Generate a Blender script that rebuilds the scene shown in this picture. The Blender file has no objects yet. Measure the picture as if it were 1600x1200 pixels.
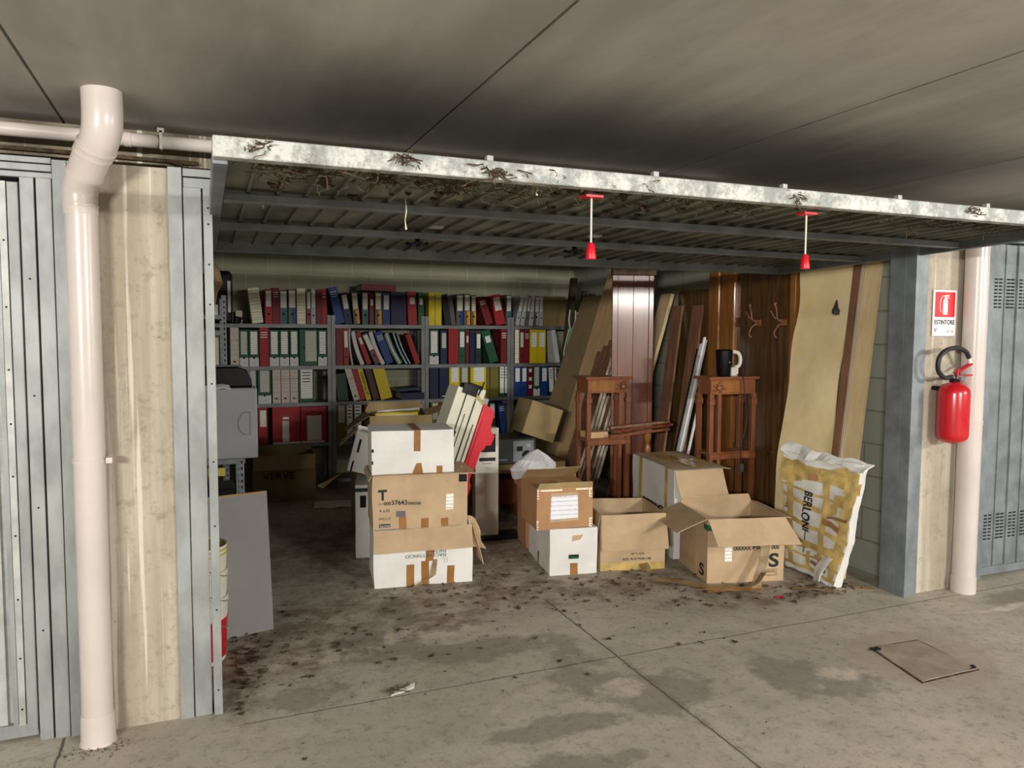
import bpy, math, random
from mathutils import Vector, Matrix, noise
SC = bpy.context.scene
COL = SC.collection
R = math.radians
random.seed(7)

# ---------------------------------------------------------------- camera, world, light, exposure
cd = bpy.data.cameras.new('camera'); cam = bpy.data.objects.new('camera', cd); COL.objects.link(cam)
_r, _u, _f = [Vector(v) for v in [[0.926958, -0.37514, 0.004353], [0.021163, 0.063871, 0.997734], [0.374568, 0.924765, -0.067145]]]
cam.matrix_world = Matrix(((_r.x, _u.x, -_f.x, 0), (_r.y, _u.y, -_f.y, 0), (_r.z, _u.z, -_f.z, 1.5), (0, 0, 0, 1)))
cd.sensor_width = 36; cd.lens = 36*1197/1600; cd.clip_start = .05; cd.clip_end = 60
SC.camera = cam
SC.view_settings.view_transform = 'Standard'; SC.view_settings.look = 'None'
SC.view_settings.gamma = 1; SC.view_settings.use_curve_mapping = False
SC.view_settings.exposure = -0.12
W = bpy.data.worlds.new('world'); SC.world = W; W.use_nodes = True
W.node_tree.nodes['Background'].inputs[0].default_value = (.9, .95, 1, 1)
W.node_tree.nodes['Background'].inputs[1].default_value = .02
def area(name, loc, target, size, power, color):
    l = bpy.data.lights.new(name, 'AREA'); l.shape = 'RECTANGLE'; l.size, l.size_y = size
    l.energy = power; l.color = color
    o = bpy.data.objects.new(name, l); COL.objects.link(o); o.location = loc
    o.rotation_euler = (Vector(target)-Vector(loc)).to_track_quat('-Z', 'Y').to_euler(); return o
# the aisle's ceiling lamps, all behind or beside the camera
area('ceiling_lamp_light', (-3.1, -3.3, 2.2), (2.6, 4.6, 1.0), (1.3, .16), 360, (1, .96, .9))
area('ceiling_lamp_light', (3.3, -3.4, 2.2), (3.0, 6, 1.2), (1.3, .16), 235, (1, .96, .9))
area('ceiling_lamp_light', (6.6, -.9, 2.2), (3.6, 3.6, .9), (1.3, .16), 110, (1, .96, .9))

# ---------------------------------------------------------------- materials
class NT:
    def __init__(s, name):
        s.m = bpy.data.materials.new(name); s.m.use_nodes = True; s.t = s.m.node_tree
        s.b = s.t.nodes['Principled BSDF']; s.co = s.t.nodes.new('ShaderNodeTexCoord').outputs['Object']
    def n(s, typ, ins=(), out=0, **kw):
        nd = s.t.nodes.new('ShaderNode'+typ)
        for k, v in kw.items(): setattr(nd, k, v)
        for i, v in (ins.items() if isinstance(ins, dict) else enumerate(ins)):
            if v is None: continue
            if hasattr(v, 'is_output') or isinstance(v, bpy.types.NodeSocket): s.t.links.new(v, nd.inputs[i])
            else: nd.inputs[i].default_value = v
        return nd.outputs[out]
    def noise(s, scale, detail=4, rough=.6, vec=None, stretch=None):
        v = vec or s.co
        if stretch: v = s.n('VectorMath', (v, stretch), operation='MULTIPLY')
        return s.n('TexNoise', {'Vector': v, 'Scale': scale, 'Detail': detail, 'Roughness': rough})
    def ramp(s, f, lo, hi): return s.n('MapRange', {0: f, 1: lo, 2: hi, 3: 0., 4: 1.}, interpolation_type='SMOOTHSTEP')
    def mix(s, f, a, b, mode='MIX'):
        nd = s.t.nodes.new('ShaderNodeMix'); nd.data_type = 'RGBA'; nd.blend_type = mode
        for i, v in ((0, f), (6, a), (7, b)):
            if isinstance(v, bpy.types.NodeSocket): s.t.links.new(v, nd.inputs[i])
            else: nd.inputs[i].default_value = (*v, 1) if isinstance(v, tuple) and len(v) == 3 else v
        return nd.outputs[2]
    def math(s, op, a, b=0.): return s.n('Math', (a, b), operation=op)
    def bump(s, h, strength=.3, dist=.01):
        s.t.links.new(s.n('Bump', {'Strength': strength, 'Distance': dist, 'Height': h}), s.b.inputs['Normal'])
    def col(s, c):
        if isinstance(c, tuple): s.b.inputs['Base Color'].default_value = (*c[:3], 1)
        else: s.t.links.new(c, s.b.inputs['Base Color'])
    def set(s, rough=.6, metal=0., spec=None, coat=0.):
        s.b.inputs['Roughness'].default_value = rough; s.b.inputs['Metallic'].default_value = metal
        if spec is not None: s.b.inputs['Specular IOR Level'].default_value = spec
        if coat: s.b.inputs['Coat Weight'].default_value = coat; s.b.inputs['Coat Roughness'].default_value = .12
        return s.m
def sr(r, g, b):
    f = lambda c: ((c/255+.055)/1.055)**2.4 if c > 10 else c/255/12.92
    return (f(r), f(g), f(b))
M = {}
def simple(key, c, rough=.6, metal=0., var=.12, scale=6, bump=0., coat=0., spec=None, stretch=None):
    t = NT(key); f = t.noise(scale, 5, .6, stretch=stretch)
    lo = tuple(x*(1-var*2) for x in c); hi = tuple(min(1, x*(1+var)) for x in c)
    t.col(t.mix(t.ramp(f, .3, .7), lo, hi))
    if bump: t.bump(f, bump)
    M[key] = t.set(rough, metal, spec, coat); return M[key]
simple('steel', sr(158, 163, 162), .5, .25, .13, 7, stretch=(1, 1, .5))
simple('steel_light', sr(186, 189, 185), .5, .2, .12, 8)
simple('steel_blue', sr(134, 142, 146), .5, .25, .14, 6)
simple('steel_dark', sr(132, 140, 144), .55, .3, .14, 6)
simple('door_sheet', sr(128, 130, 116), .6, .25, .25, 3)
simple('shelf_steel', sr(118, 121, 122), .5, .3, .12, 6)
simple('black', sr(14, 14, 15), .4, 0, .1, spec=.25)
simple('dark_hole', (.006, .006, .006), .9, 0, 0)
simple('pvc', sr(214, 204, 198), .28, 0, .04, 2.2)
simple('white_plastic', sr(222, 220, 208), .4, 0, .05)
simple('cream_plastic', sr(224, 222, 200), .4, 0, .05)
simple('grey_plastic', sr(150, 153, 158), .5, 0, .04, 3)
simple('grey_board', sr(140, 138, 138), .6, 0, .05, 3)
simple('red_plastic', sr(214, 24, 44), .35, 0, .04)
simple('paint_red', sr(200, 22, 36), .28, 0, .04, 2, coat=.4)
simple('rubber', sr(30, 31, 32), .5, 0, .1)
simple('chrome', sr(200, 200, 200), .2, .9, .02)
simple('paper', sr(236, 235, 228), .8, 0, .04)
simple('paper_white', sr(245, 245, 248), .7, 0, .03)
simple('red_paper', sr(226, 32, 40), .5, 0, .02)
simple('ink', sr(28, 30, 38), .7, 0, .05)
simple('ink_faint', sr(110, 106, 112), .8, 0, .05)
simple('cardboard', sr(194, 168, 134), .85, 0, .07, 5)
simple('cardboard_dark', sr(172, 150, 106), .85, 0, .08, 4)
simple('cardboard_olive', sr(142, 122, 80), .85, 0, .07, 4)
simple('carton_brown', sr(178, 136, 96), .8, 0, .06, 5)
simple('carton_white', sr(232, 231, 226), .75, 0, .06, 3)
simple('tape', sr(158, 112, 62), .3, 0, .1, 9)
simple('tape_yellow', sr(208, 180, 112), .18, 0, .17, 11)
simple('tape_dull', sr(142, 118, 78), .45, 0, .2, 9)
simple('green_ink', sr(24, 100, 72), .6, 0, .05)
t = NT('rail_dirty'); f = t.noise(9, 8, .75); g2 = t.noise(26, 6, .8)
c = t.mix(t.ramp(f, .42, .6), sr(150, 154, 152), sr(206, 209, 204)); c = t.mix(t.math('MULTIPLY', t.ramp(g2, .52, .66), .6), c, sr(112, 100, 84))
t.col(c); M['rail_dirty'] = t.set(.55, .15)
simple('lid_concrete', sr(160, 148, 132), .8, 0, .12, 8, bump=.2)
simple('litter', sr(84, 66, 50), .9, 0, .4, 30)
simple('cobweb', sr(92, 76, 56), .95, 0, .3, 40)
simple('bucket_white', sr(226, 222, 206), .5, 0, .06)
simple('yellow_line', sr(196, 186, 70), .5, 0, .05)
simple('cloth_white', sr(214, 214, 218), .8, 0, .06, 9)
simple('dust_iron', sr(60, 62, 60), .6, .2, .2)
simple('green_cloth', sr(120, 176, 130), .8, 0, .08)
def wood(key, c1, c2, rough=.4, coat=0., sc=9, axis='Z'):
    t = NT(key); st = (1, 1, .08) if axis == 'Z' else (.08, 1, 1)
    f = t.noise(sc*3, 6, .65, stretch=st); g = t.noise(2.2, 3)
    c = t.mix(t.ramp(f, .32, .68), c1, c2); c = t.mix(t.math('MULTIPLY', t.ramp(g, .35, .7), .25), c, tuple(x*.55 for x in c1))
    t.col(c); t.bump(f, .08, .004); M[key] = t.set(rough, 0, None, coat)
wood('mahogany', sr(104, 52, 28), sr(140, 76, 42), .34, .3)
wood('walnut_orange', sr(138, 88, 40), sr(172, 116, 58), .35, .3)
wood('dark_wood', sr(70, 48, 24), sr(114, 80, 42), .25, .5)
wood('table_wood', sr(122, 72, 44), sr(158, 98, 62), .35, .3)
wood('rough_brown', sr(122, 86, 64), sr(160, 116, 88), .7)
wood('ply', sr(218, 180, 130), sr(236, 202, 152), .6, 0, 7)
wood('hardboard', sr(158, 138, 102), sr(170, 148, 110), .7, 0, 3)
wood('pine', sr(232, 204, 152), sr(244, 220, 174), .6)
wood('pale_edge', sr(196, 180, 156), sr(220, 208, 188), .6)
wood('old_dark', sr(64, 52, 38), sr(96, 80, 60), .8)
t = NT('cream_sheet'); f = t.noise(3, 5); t.col(t.mix(t.ramp(f, .3, .7), sr(246, 222, 166), sr(254, 236, 190))); t.bump(t.noise(2.2, 3), .4, .05); M['cream_sheet'] = t.set(.6)

BC = dict(red=(196, 30, 38), crimson=(142, 22, 34), teal=(20, 128, 132), blue=(28, 78, 160), navy=(22, 28, 84), dark_blue=(24, 54, 92), amber=(232, 158, 18),
          cream=(226, 222, 190), pale=(216, 204, 190), silver=(176, 180, 184), grey=(116, 116, 112), yellow=(226, 204, 30), olive=(150, 138, 52), green=(30, 104, 66),
          dark_green=(22, 62, 46), black=(24, 22, 30), white=(224, 226, 226), brown=(96, 46, 38), pale_green=(150, 172, 158))
for k, v in BC.items(): simple('cover_'+k, tuple(c_*(.62 if k not in ('white', 'pale', 'cream', 'silver', 'yellow', 'amber') else .95) for c_ in sr(*v)), .5, 0, .05, 4, spec=.3)
# paper label with rows of faint handwriting
def writing(key, base, ink, sc, axis='Z'):
    t = NT(key); sx = t.n('SeparateXYZ', (t.co,), out=2)
    w = t.math('SINE', t.math('MULTIPLY', sx, sc)); g = t.noise(sc*1.1, 3, .7)
    f = t.math('MULTIPLY', t.ramp(w, .35, .75), t.ramp(g, .46, .56))
    t.col(t.mix(t.math('MULTIPLY', f, .75), base, ink)); M[key] = t.set(.7)
writing('label_paper', sr(250, 250, 240), sr(90, 92, 100), 300)
writing('label_note', sr(244, 244, 248), sr(150, 156, 206), 230)
writing('label_cream', sr(248, 242, 214), sr(130, 116, 90), 260)
writing('label_grey', sr(208, 210, 198), sr(100, 104, 100), 300)

# concrete floor: blotches, stains with their own outlines, cut joints
t = NT('floor_concrete'); co = t.co
n1 = t.noise(.9, 7, .62); n2 = t.noise(7, 8, .7); n3 = t.noise(2.6, 8, .68); n4 = t.noise(38, 3, .7)
c = t.mix(t.ramp(n1, .3, .7), sr(168, 161, 147), sr(196, 188, 174))
c = t.mix(t.math('MULTIPLY', t.ramp(n2, .45, .7), .35), c, sr(142, 133, 120))
c = t.mix(t.math('MULTIPLY', t.ramp(n3, .52, .72), .45), c, sr(206, 196, 182))
c = t.mix(t.math('MULTIPLY', t.ramp(t.noise(19, 8, .8), .5, .64), .55), c, sr(126, 116, 102))
c = t.mix(t.math('MULTIPLY', t.ramp(t.noise(60, 5, .8), .55, .68), .6), c, sr(110, 98, 84))
c = t.mix(t.math('MULTIPLY', t.ramp(t.noise(31, 6, .8, stretch=(1, 1.3, 1)), .6, .72), .4), c, sr(222, 214, 202))
def blob(x, y, rx, ry, amp=1.2, lo=.55, hi=1.0, nz=None):
    d = t.n('VectorMath', (t.n('VectorMath', (t.n('VectorMath', (co, (x, y, 0)), operation='SUBTRACT'), (1/rx, 1/ry, 0)), operation='MULTIPLY'),), out=1, operation='LENGTH')
    d = t.math('ADD', d, t.math('MULTIPLY', t.math('SUBTRACT', nz or n3, .5), amp*2.2))
    return t.math('SUBTRACT', 1., t.ramp(d, lo, hi))
stain = None
for b in [(.78, 3.5, .3, .26), (1.2, 3.33, .42, .14), (1.5, 2.88, .24, .3), (1.8, 2.65, .25, .18), (2.33, 2.6, .2, .24), (2.6, 2.42, .28, .13), (1.1, 2.3, .35, .12), (.95, 3.9, .12, .3), (1.2, 2.55, .3, .1), (.35, 3.15, .2, .14), (4.3, 2.9, .3, .1)]:
    m = blob(*b, 1.7); stain = m if stain is None else t.math('MAXIMUM', stain, m)
c = t.mix(t.math('MULTIPLY', stain, .5), c, sr(104, 100, 92))
lite = None
for b in [(1.05, 3.62, .3, .16), (.5, 3.5, .3, .1), (2.6, 2.5, .12, .1), (1.6, 2.75, .14, .1), (4.2, 2.8, .4, .04), (.1, 2.4, .3, .2)]:
    m = blob(*b, 1.3); lite = m if lite is None else t.math('MAXIMUM', lite, m)
c = t.mix(t.math('MULTIPLY', t.math('MULTIPLY', lite, t.ramp(n2, .4, .6)), .5), c, sr(240, 226, 208))
dirt = None
for b in [(1.15, 4.05, 1.1, .45), (2.1, 3.95, .9, .28), (3.0, 3.5, .7, .22), (.35, 3.75, .4, .5), (1.6, 5.2, 1.6, 1.2), (.1, 3.5, .16, .5)]:
    m = blob(*b, .9, .6, 1.2, n2); dirt = m if dirt is None else t.math('MAXIMUM', dirt, m)
c = t.mix(t.math('MULTIPLY', t.math('MULTIPLY', dirt, t.ramp(t.noise(5, 10, .8), .38, .6)), .78), c, sr(100, 82, 64))
pat = blob(3.06, 2.5, .36, .3, .15, .9, 1.05)
c = t.mix(t.math('MULTIPLY', pat, .45), c, sr(160, 144, 128))
xyz = t.t.nodes.new('ShaderNodeSeparateXYZ'); t.t.links.new(co, xyz.inputs[0]); X_, Y_ = xyz.outputs[0], xyz.outputs[1]
wob = t.math('MULTIPLY', t.math('SUBTRACT', t.noise(6, 3), .5), .02)
def line(axis, at, w, cond=None, k=0.):
    a = t.math('ADD', X_ if axis == 'x' else Y_, wob)
    if k: a = t.math('SUBTRACT', a, t.math('MULTIPLY', Y_ if axis == 'x' else X_, k))
    l = t.math('SUBTRACT', 1., t.ramp(t.math('ABSOLUTE', t.math('SUBTRACT', a, at)), w*.4, w))
    if cond: l = t.math('MULTIPLY', l, t.math(cond[0], cond[1], cond[2]))
    return l
jt = t.math('MAXIMUM', line('x', 1.76, .006, ('LESS_THAN', Y_, 3.85)), line('y', 3.012, .0045, ('GREATER_THAN', X_, .12), .009))
jt = t.math('MAXIMUM', jt, line('x', -.5, .006, ('LESS_THAN', Y_, 3.15)))
jt = t.math('MAXIMUM', jt, t.math('MULTIPLY', line('x', 1.765, .028, ('LESS_THAN', Y_, 3.0)), t.math('MULTIPLY', t.ramp(n2, .35, .65), .45)))
c = t.mix(t.math('MULTIPLY', jt, .75), c, sr(60, 52, 44))
t.col(c); t.bump(t.math('SUBTRACT', t.math('ADD', t.math('MULTIPLY', n3, .6), t.math('MULTIPLY', n4, .25)), t.math('MULTIPLY', jt, 1.2)), .6, .008)
M['floor'] = t.set(.72)

t = NT('ceiling_concrete')
a = t.noise(1.3, 5, .6, stretch=(1.6, .35, 1)); b = t.noise(5, 6, .7, stretch=(1, .5, 1)); d = t.noise(30, 3, .6)
c = t.mix(t.ramp(a, .35, .68), sr(168, 165, 160), sr(200, 197, 191))
c = t.mix(t.math('MULTIPLY', t.ramp(b, .5, .75), .3), c, sr(146, 142, 136))
c = t.mix(t.math('MULTIPLY', t.ramp(t.noise(9, 8, .8, stretch=(.5, 1, 1)), .64, .76), .35), c, sr(222, 216, 208))
t.col(c); t.bump(d, .1, .003); M['ceiling'] = t.set(.8)
def pillar_mat(key, c1, c2, c3):
    t = NT(key)
    a = t.noise(9, 5, .6, stretch=(1, 1, .05)); b = t.noise(4, 6, .7, stretch=(1, 1, .4)); w = t.noise(26, 3, .5, stretch=(1, 1, .02)); p = t.noise(45, 3, .6)
    c = t.mix(t.ramp(a, .35, .66), c1, c2); c = t.mix(t.math('MULTIPLY', t.ramp(b, .5, .72), .4), c, c3)
    c = t.mix(t.math('MULTIPLY', t.ramp(t.noise(13, 8, .8), .5, .66), .65), c, c3)
    c = t.mix(t.math('MULTIPLY', t.ramp(t.noise(2.2, 7, .8, stretch=(1, 1, .7)), .56, .7), .35), c, sr(120, 106, 90))
    c = t.mix(t.math('MULTIPLY', t.ramp(w, .6, .66), .5), c, sr(238, 232, 222))
    c = t.mix(t.math('MULTIPLY', t.ramp(p, .7, .78), .6), c, sr(96, 86, 74))
    t.col(c); t.bump(t.math('ADD', b, p), .4, .006); M[key] = t.set(.8)
pillar_mat('pillar', sr(164, 154, 136), sr(200, 192, 176), sr(140, 128, 110))
pillar_mat('lintel', sr(120, 110, 92), sr(144, 132, 112), sr(96, 88, 72))
def block_mat(key, axis, c1, c2, cm):
    t = NT(key); s = t.t.nodes.new('ShaderNodeSeparateXYZ'); t.t.links.new(t.co, s.inputs[0])
    v = t.n('CombineXYZ', (s.outputs[axis], s.outputs[2], 0.))
    br = t.t.nodes.new('ShaderNodeTexBrick'); t.t.links.new(v, br.inputs['Vector'])
    br.inputs['Scale'].default_value = 1; br.inputs['Brick Width'].default_value = .4; br.inputs['Row Height'].default_value = .205
    br.inputs['Mortar Size'].default_value = .007; br.inputs['Mortar Smooth'].default_value = .4
    br.inputs['Color1'].default_value = (*c1, 1); br.inputs['Color2'].default_value = (*c2, 1); br.inputs['Mortar'].default_value = (*cm, 1)
    n = t.noise(60, 3, .7); c = t.mix(t.math('MULTIPLY', t.ramp(t.noise(3, 5), .4, .7), .25), br.outputs[0], tuple(x*.6 for x in c1))
    t.col(c); t.bump(t.math('SUBTRACT', t.math('MULTIPLY', n, .4), br.outputs[1]), .5, .006); M[key] = t.set(.85)
block_mat('block_back', 0, sr(156, 158, 134), sr(166, 168, 144), sr(186, 186, 160))
block_mat('block_side', 1, sr(150, 152, 138), sr(160, 162, 148), sr(128, 130, 118))

# ---------------------------------------------------------------- mesh helpers
def wmat(o):
    m = Matrix.LocRotScale(o.location, o.rotation_euler, None)
    return wmat(o.parent) @ m if o.parent else m
class MB:
    def __init__(s, disp=None): s.v = []; s.f = []; s.disp = disp
    def add(s, vs, fs): o = len(s.v); s.v += [Vector(v) for v in vs]; s.f += [tuple(i+o for i in f) for f in fs]; return s
    def box(s, x0, x1, y0, y1, z0, z1, T=None):
        vs = [Vector((x, y, z)) for z in (z0, z1) for y in (y0, y1) for x in (x0, x1)]
        if T: vs = [T @ v for v in vs]
        return s.add(vs, [(0, 2, 3, 1), (4, 5, 7, 6), (0, 1, 5, 4), (2, 6, 7, 3), (0, 4, 6, 2), (1, 3, 7, 5)])
    def slab(s, p00, p10, p11, p01, t, nx=1, ny=1):
        """sheet with thickness; p.. counter-clockwise seen from outside; grows inwards by t"""
        p00, p10, p11, p01 = map(Vector, (p00, p10, p11, p01))
        n = (p10-p00).cross(p01-p00).normalized(); W_ = nx+1; vs = []
        for k in (0, 1):
            for j in range(ny+1):
                for i in range(nx+1):
                    a, b = i/nx, j/ny
                    p = p00*(1-a)*(1-b)+p10*a*(1-b)+p11*a*b+p01*(1-a)*b
                    vs.append(p-n*t*k)
        fs = []; N = W_*(ny+1); g = lambda i, j, k: k*N+j*W_+i
        for j in range(ny):
            for i in range(nx):
                fs.append((g(i, j, 0), g(i+1, j, 0), g(i+1, j+1, 0), g(i, j+1, 0)))
                fs.append((g(i, j, 1), g(i, j+1, 1), g(i+1, j+1, 1), g(i+1, j, 1)))
        for i in range(nx):
            fs.append((g(i, 0, 0), g(i, 0, 1), g(i+1, 0, 1), g(i+1, 0, 0))); fs.append((g(i, ny, 0), g(i+1, ny, 0), g(i+1, ny, 1), g(i, ny, 1)))
        for j in range(ny):
            fs.append((g(0, j, 0), g(0, j+1, 0), g(0, j+1, 1), g(0, j, 1))); fs.append((g(nx, j, 0), g(nx, j, 1), g(nx, j+1, 1), g(nx, j+1, 0)))
        return s.add(vs, fs)
    def tube(s, path, r, seg=12, cap=True):
        path = [Vector(p) for p in path]; n = len(path); rs = r if isinstance(r, (list, tuple)) else [r]*n
        up = Vector((0, 0, 1)); vs = []; fs = []; prev = None
        for i, p in enumerate(path):
            d = (path[min(i+1, n-1)]-path[max(i-1, 0)]).normalized()
            if prev is None:
                a = d.cross(up if abs(d.z) < .9 else Vector((1, 0, 0))).normalized()
            else: a = (prev-d*prev.dot(d)).normalized()
            prev = a; b = d.cross(a)
            for k in range(seg): q = 2*math.pi*k/seg; vs.append(p+(a*math.cos(q)+b*math.sin(q))*rs[i])
        for i in range(n-1):
            for k in range(seg): fs.append((i*seg+k, i*seg+(k+1) % seg, (i+1)*seg+(k+1) % seg, (i+1)*seg+k))
        if cap: fs.append(tuple(reversed(range(seg)))); fs.append(tuple((n-1)*seg+k for k in range(seg)))
        return s.add(vs, fs)
    def cyl(s, a, b, r, seg=12): return s.tube([a, b], r, seg)
    def lathe(s, prof, c=(0, 0, 0), seg=24, sy=1.):
        vs = []; fs = []; c = Vector(c)
        for r, z in prof:
            for k in range(seg): q = 2*math.pi*k/seg; vs.append(c+Vector((r*math.cos(q), r*sy*math.sin(q), z)))
        for i in range(len(prof)-1):
            for k in range(seg): fs.append((i*seg+k, i*seg+(k+1) % seg, (i+1)*seg+(k+1) % seg, (i+1)*seg+k))
        fs.append(tuple(reversed(range(seg)))); fs.append(tuple((len(prof)-1)*seg+k for k in range(seg)))
        return s.add(vs, fs)
    def prism(s, outline, y0, y1, T=None):
        n = len(outline); vs = [Vector((x, y, z)) for y in (y0, y1) for x, z in outline]
        if T: vs = [T @ v for v in vs]
        return s.add(vs, [tuple(range(n)), tuple(reversed(range(n, 2*n)))]+[(i, i+n, (i+1) % n+n, (i+1) % n) for i in range(n)])
    def build(s, name, mat, parent=None, smooth=False, bevel=0., world=False):
        vs = s.v
        if s.disp: vs = [v+s.disp(v) for v in vs]
        if world and parent:
            Mi = wmat(parent).inverted(); vs = [Mi @ v for v in vs]
        me = bpy.data.meshes.new(name); me.from_pydata([tuple(v) for v in vs], [], s.f); me.validate(); me.update()
        o = bpy.data.objects.new(name, me); COL.objects.link(o)
        import bmesh
        b = bmesh.new(); b.from_mesh(me); bmesh.ops.recalc_face_normals(b, faces=b.faces[:]); b.to_mesh(me); b.free()
        me.materials.append(M[mat])
        if smooth:
            me.polygons.foreach_set('use_smooth', [True]*len(me.polygons))
            e = o.modifiers.new('split', 'EDGE_SPLIT'); e.split_angle = R(38)
        if bevel: m = o.modifiers.new('bevel', 'BEVEL'); m.width = bevel; m.segments = 2; m.limit_method = 'ANGLE'
        if parent: o.parent = parent
        else:
            xs = [v.co.x for v in me.vertices]; ys = [v.co.y for v in me.vertices]; zs = [v.co.z for v in me.vertices]
            c = Vector(((min(xs)+max(xs))/2, (min(ys)+max(ys))/2, min(zs)))
            if not getattr(s, 'keep', False): me.transform(Matrix.Translation(-c)); o.location = c
        return o
def tag(o, label=None, cat=None, group=None, kind=None):
    for k, v in (('label', label), ('category', cat), ('group', group), ('kind', kind)):
        if v: o[k] = v
    return o
def thing(name, label, cat, loc=(0, 0, 0), rz=0., group=None, rx=0., ry=0., kind=None):
    o = bpy.data.objects.new(name, None); COL.objects.link(o); o.location = loc; o.rotation_euler = (R(rx), R(ry), R(rz))
    o.empty_display_size = .05; return tag(o, label, cat, group, kind)
def struct(name, mb, mat, label=None, keep=True, **k):
    mb.keep = keep; o = mb.build(name, mat, **k); o['kind'] = 'structure'
    if label: o['label'] = label
    return o
def B(*a): return MB().box(*a)
def text(parent, s, org, ux, uz, size, mat, name='lettering', disp=None, lift=.002, bold=.0, spacing=1., width=None):
    """flat lettering; org = lower-left of the line, ux reading direction, uz up direction (unit vectors)"""
    cu = bpy.data.curves.new('t', 'FONT'); cu.body = s; cu.size = size; cu.offset = bold*size; cu.space_character = spacing
    to = bpy.data.objects.new('t', cu); COL.objects.link(to); bpy.context.view_layer.update()
    me = bpy.data.meshes.new_from_object(to.evaluated_get(bpy.context.evaluated_depsgraph_get()))
    bpy.data.objects.remove(to); ux, uz, org = Vector(ux).normalized(), Vector(uz).normalized(), Vector(org); n = ux.cross(uz)
    xs = [v.co.x for v in me.vertices]; k = width/(max(xs)-min(xs)) if width else 1.; mn = min(xs)
    for v in me.vertices:
        p = org+ux*(v.co.x-mn)*k+uz*v.co.y+n*lift
        if disp: p = p+disp(p)
        v.co = p
    me.name = name; me.materials.clear(); me.materials.append(M[mat]); me.update()
    o = bpy.data.objects.new(name, me); COL.objects.link(o); o.parent = parent; return o
def wob(amp, freq, seed):
    def f(p): return noise.noise_vector(Vector(p)*freq+Vector((seed, seed*1.7, seed*.3)))*amp
    return f

# ---------------------------------------------------------------- the room
struct('floor', B(-6, 10, -6, 7.75, -.1, 0), 'floor')
m = MB(); m.box(-6, 10, -6, 7.75, 2.33, 2.45)
xs = [-6, -4.4, -3.09, -1.78, -.475, .86, 2.17, 3.46, 4.77, 6.08, 7.39, 10]
for a, b in zip(xs, xs[1:]): m.box(a+.005, b-.005, -6, 3.62, 2.3, 2.335)
m.box(-6, 10, 3.62, 7.75, 2.3, 2.335)
struct('ceiling', m, 'ceiling')
struct('wall_back', B(-.45, 4.1, 7.68, 7.85, 0, 2.33), 'block_back')
struct('wall_right', MB().box(3.85, 4.0, 3.3, 3.6, 0, 2.1).box(3.85, 4.0, 3.6, 7.68, 0, 2.33), 'block_side')
struct('wall_left', B(-.45, -.3, 3.61, 7.68, 0, 2.33), 'block_side')
struct('wall_rear', B(-6, 10, -6.2, -6, 0, 2.33), 'cloth_white')
struct('bounce_wall_left', B(-6.2, -6, -6, 7.75, 0, 2.33), 'cloth_white')  # unseen end wall added for bounced light; the aisle itself runs on
struct('bounce_wall_right', B(10, 10.2, -6, 7.75, 0, 2.33), 'cloth_white')  # likewise added out of view to bounce light back
struct('wall_front_left', MB().box(-.46, -.104, 3.15, 3.36, 0, 2.1), 'pillar', 'concrete pillar between the left garage door and the open garage')
struct('wall_front_right', MB().box(3.80, 4.30, 3.155, 3.31, 0, 2.1), 'pillar', 'concrete pillar carrying the fire extinguisher')
struct('trim_1', B(-6, 10, 3.46, 3.6, 2.17, 2.3), 'lintel', 'concrete beam under the ceiling above the garage doors')
# steel side posts of the open garage
m = MB().box(-.104, -.056, 3.135, 3.3, 0, 2.105).box(-.052, .01, 3.14, 3.25, 0, 2.035).box(.016, .048, 3.125, 3.25, 0, 2.035).box(-.052, .2, 3.15, 3.2, 2.035, 2.072).box(-.052, .2, 3.145, 3.2, 2.076, 2.105)
o = struct('trim_2', m, 'steel', 'galvanised steel side post left of the open garage', bevel=.002)
for z in [.1, .42, .75, 1.0, 1.3, 1.6, 1.75, 1.9, 1.96]:
    MB().cyl((.033, 3.126, z), (.033, 3.123, z), .0035, 8).build('screw_hole', 'dark_hole', o)
m = MB()
for a, b, y in [(3.68, 3.712, 3.122), (3.722, 3.750, 3.134), (3.756, 3.80, 3.144)]: m.box(a, b, y, 3.19, 0, 2.1)
m.box(3.7125, 3.80, 3.15, 3.19, 0, 2.1); m.box(3.68, 3.705, 3.1905, 3.30, 0, 2.1)
struct('trim_3', m, 'steel_blue', 'blue-grey steel side post right of the open garage', bevel=.003)
struct('trim_4', B(3.705, 3.86, 3.19, 3.31, 0, 2.1), 'steel_dark')
struct('trim_5', MB().box(.2, 3.68, 3.2, 3.26, 2.06, 2.105), 'steel_dark', 'steel header above the open garage')

# ---------------------------------------------------------------- closed garage door on the left
d2 = thing('door_2', 'closed galvanised garage door left of the pipe', None, (-1.8, 3.2, 0), kind='structure')
def wp(mb, name, mat, par, **k): return mb.build(name, mat, par, world=True, **k)
m = MB()
x = -3.2
while x < -.70: m.box(x+.002, min(x+.118, -.664)-.002, 3.2, 3.22, .03, 2.034); x += .12
wp(m, 'door_panel', 'steel_light', d2, bevel=.002)
wp(B(-3.2, -.664, 3.214, 3.224, .03, 2.035), 'panel_back', 'steel_light', d2)
wp(B(-.664, -.648, 3.185, 3.215, .06, 2.02), 'edge_strip', 'steel', d2)
wp(B(-.645, -.624, 3.178, 3.215, .06, 2.02), 'perforated_strip', 'steel_light', d2)
wp(B(-.622, -.587, 3.185, 3.215, .03, 2.02), 'stile', 'steel', d2, bevel=.002)
wp(MB().box(-3.2, -.587, 3.188, 3.23, 0.012, .06), 'bottom_rail', 'steel', d2)
wp(B(-.578, -.535, 3.16, 3.2, 0, 2.035), 'frame_channel', 'steel', d2, bevel=.002)
wp(B(-.528, -.48, 3.155, 3.2, 0, 2.035), 'frame_channel', 'steel', d2, bevel=.002)
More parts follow.
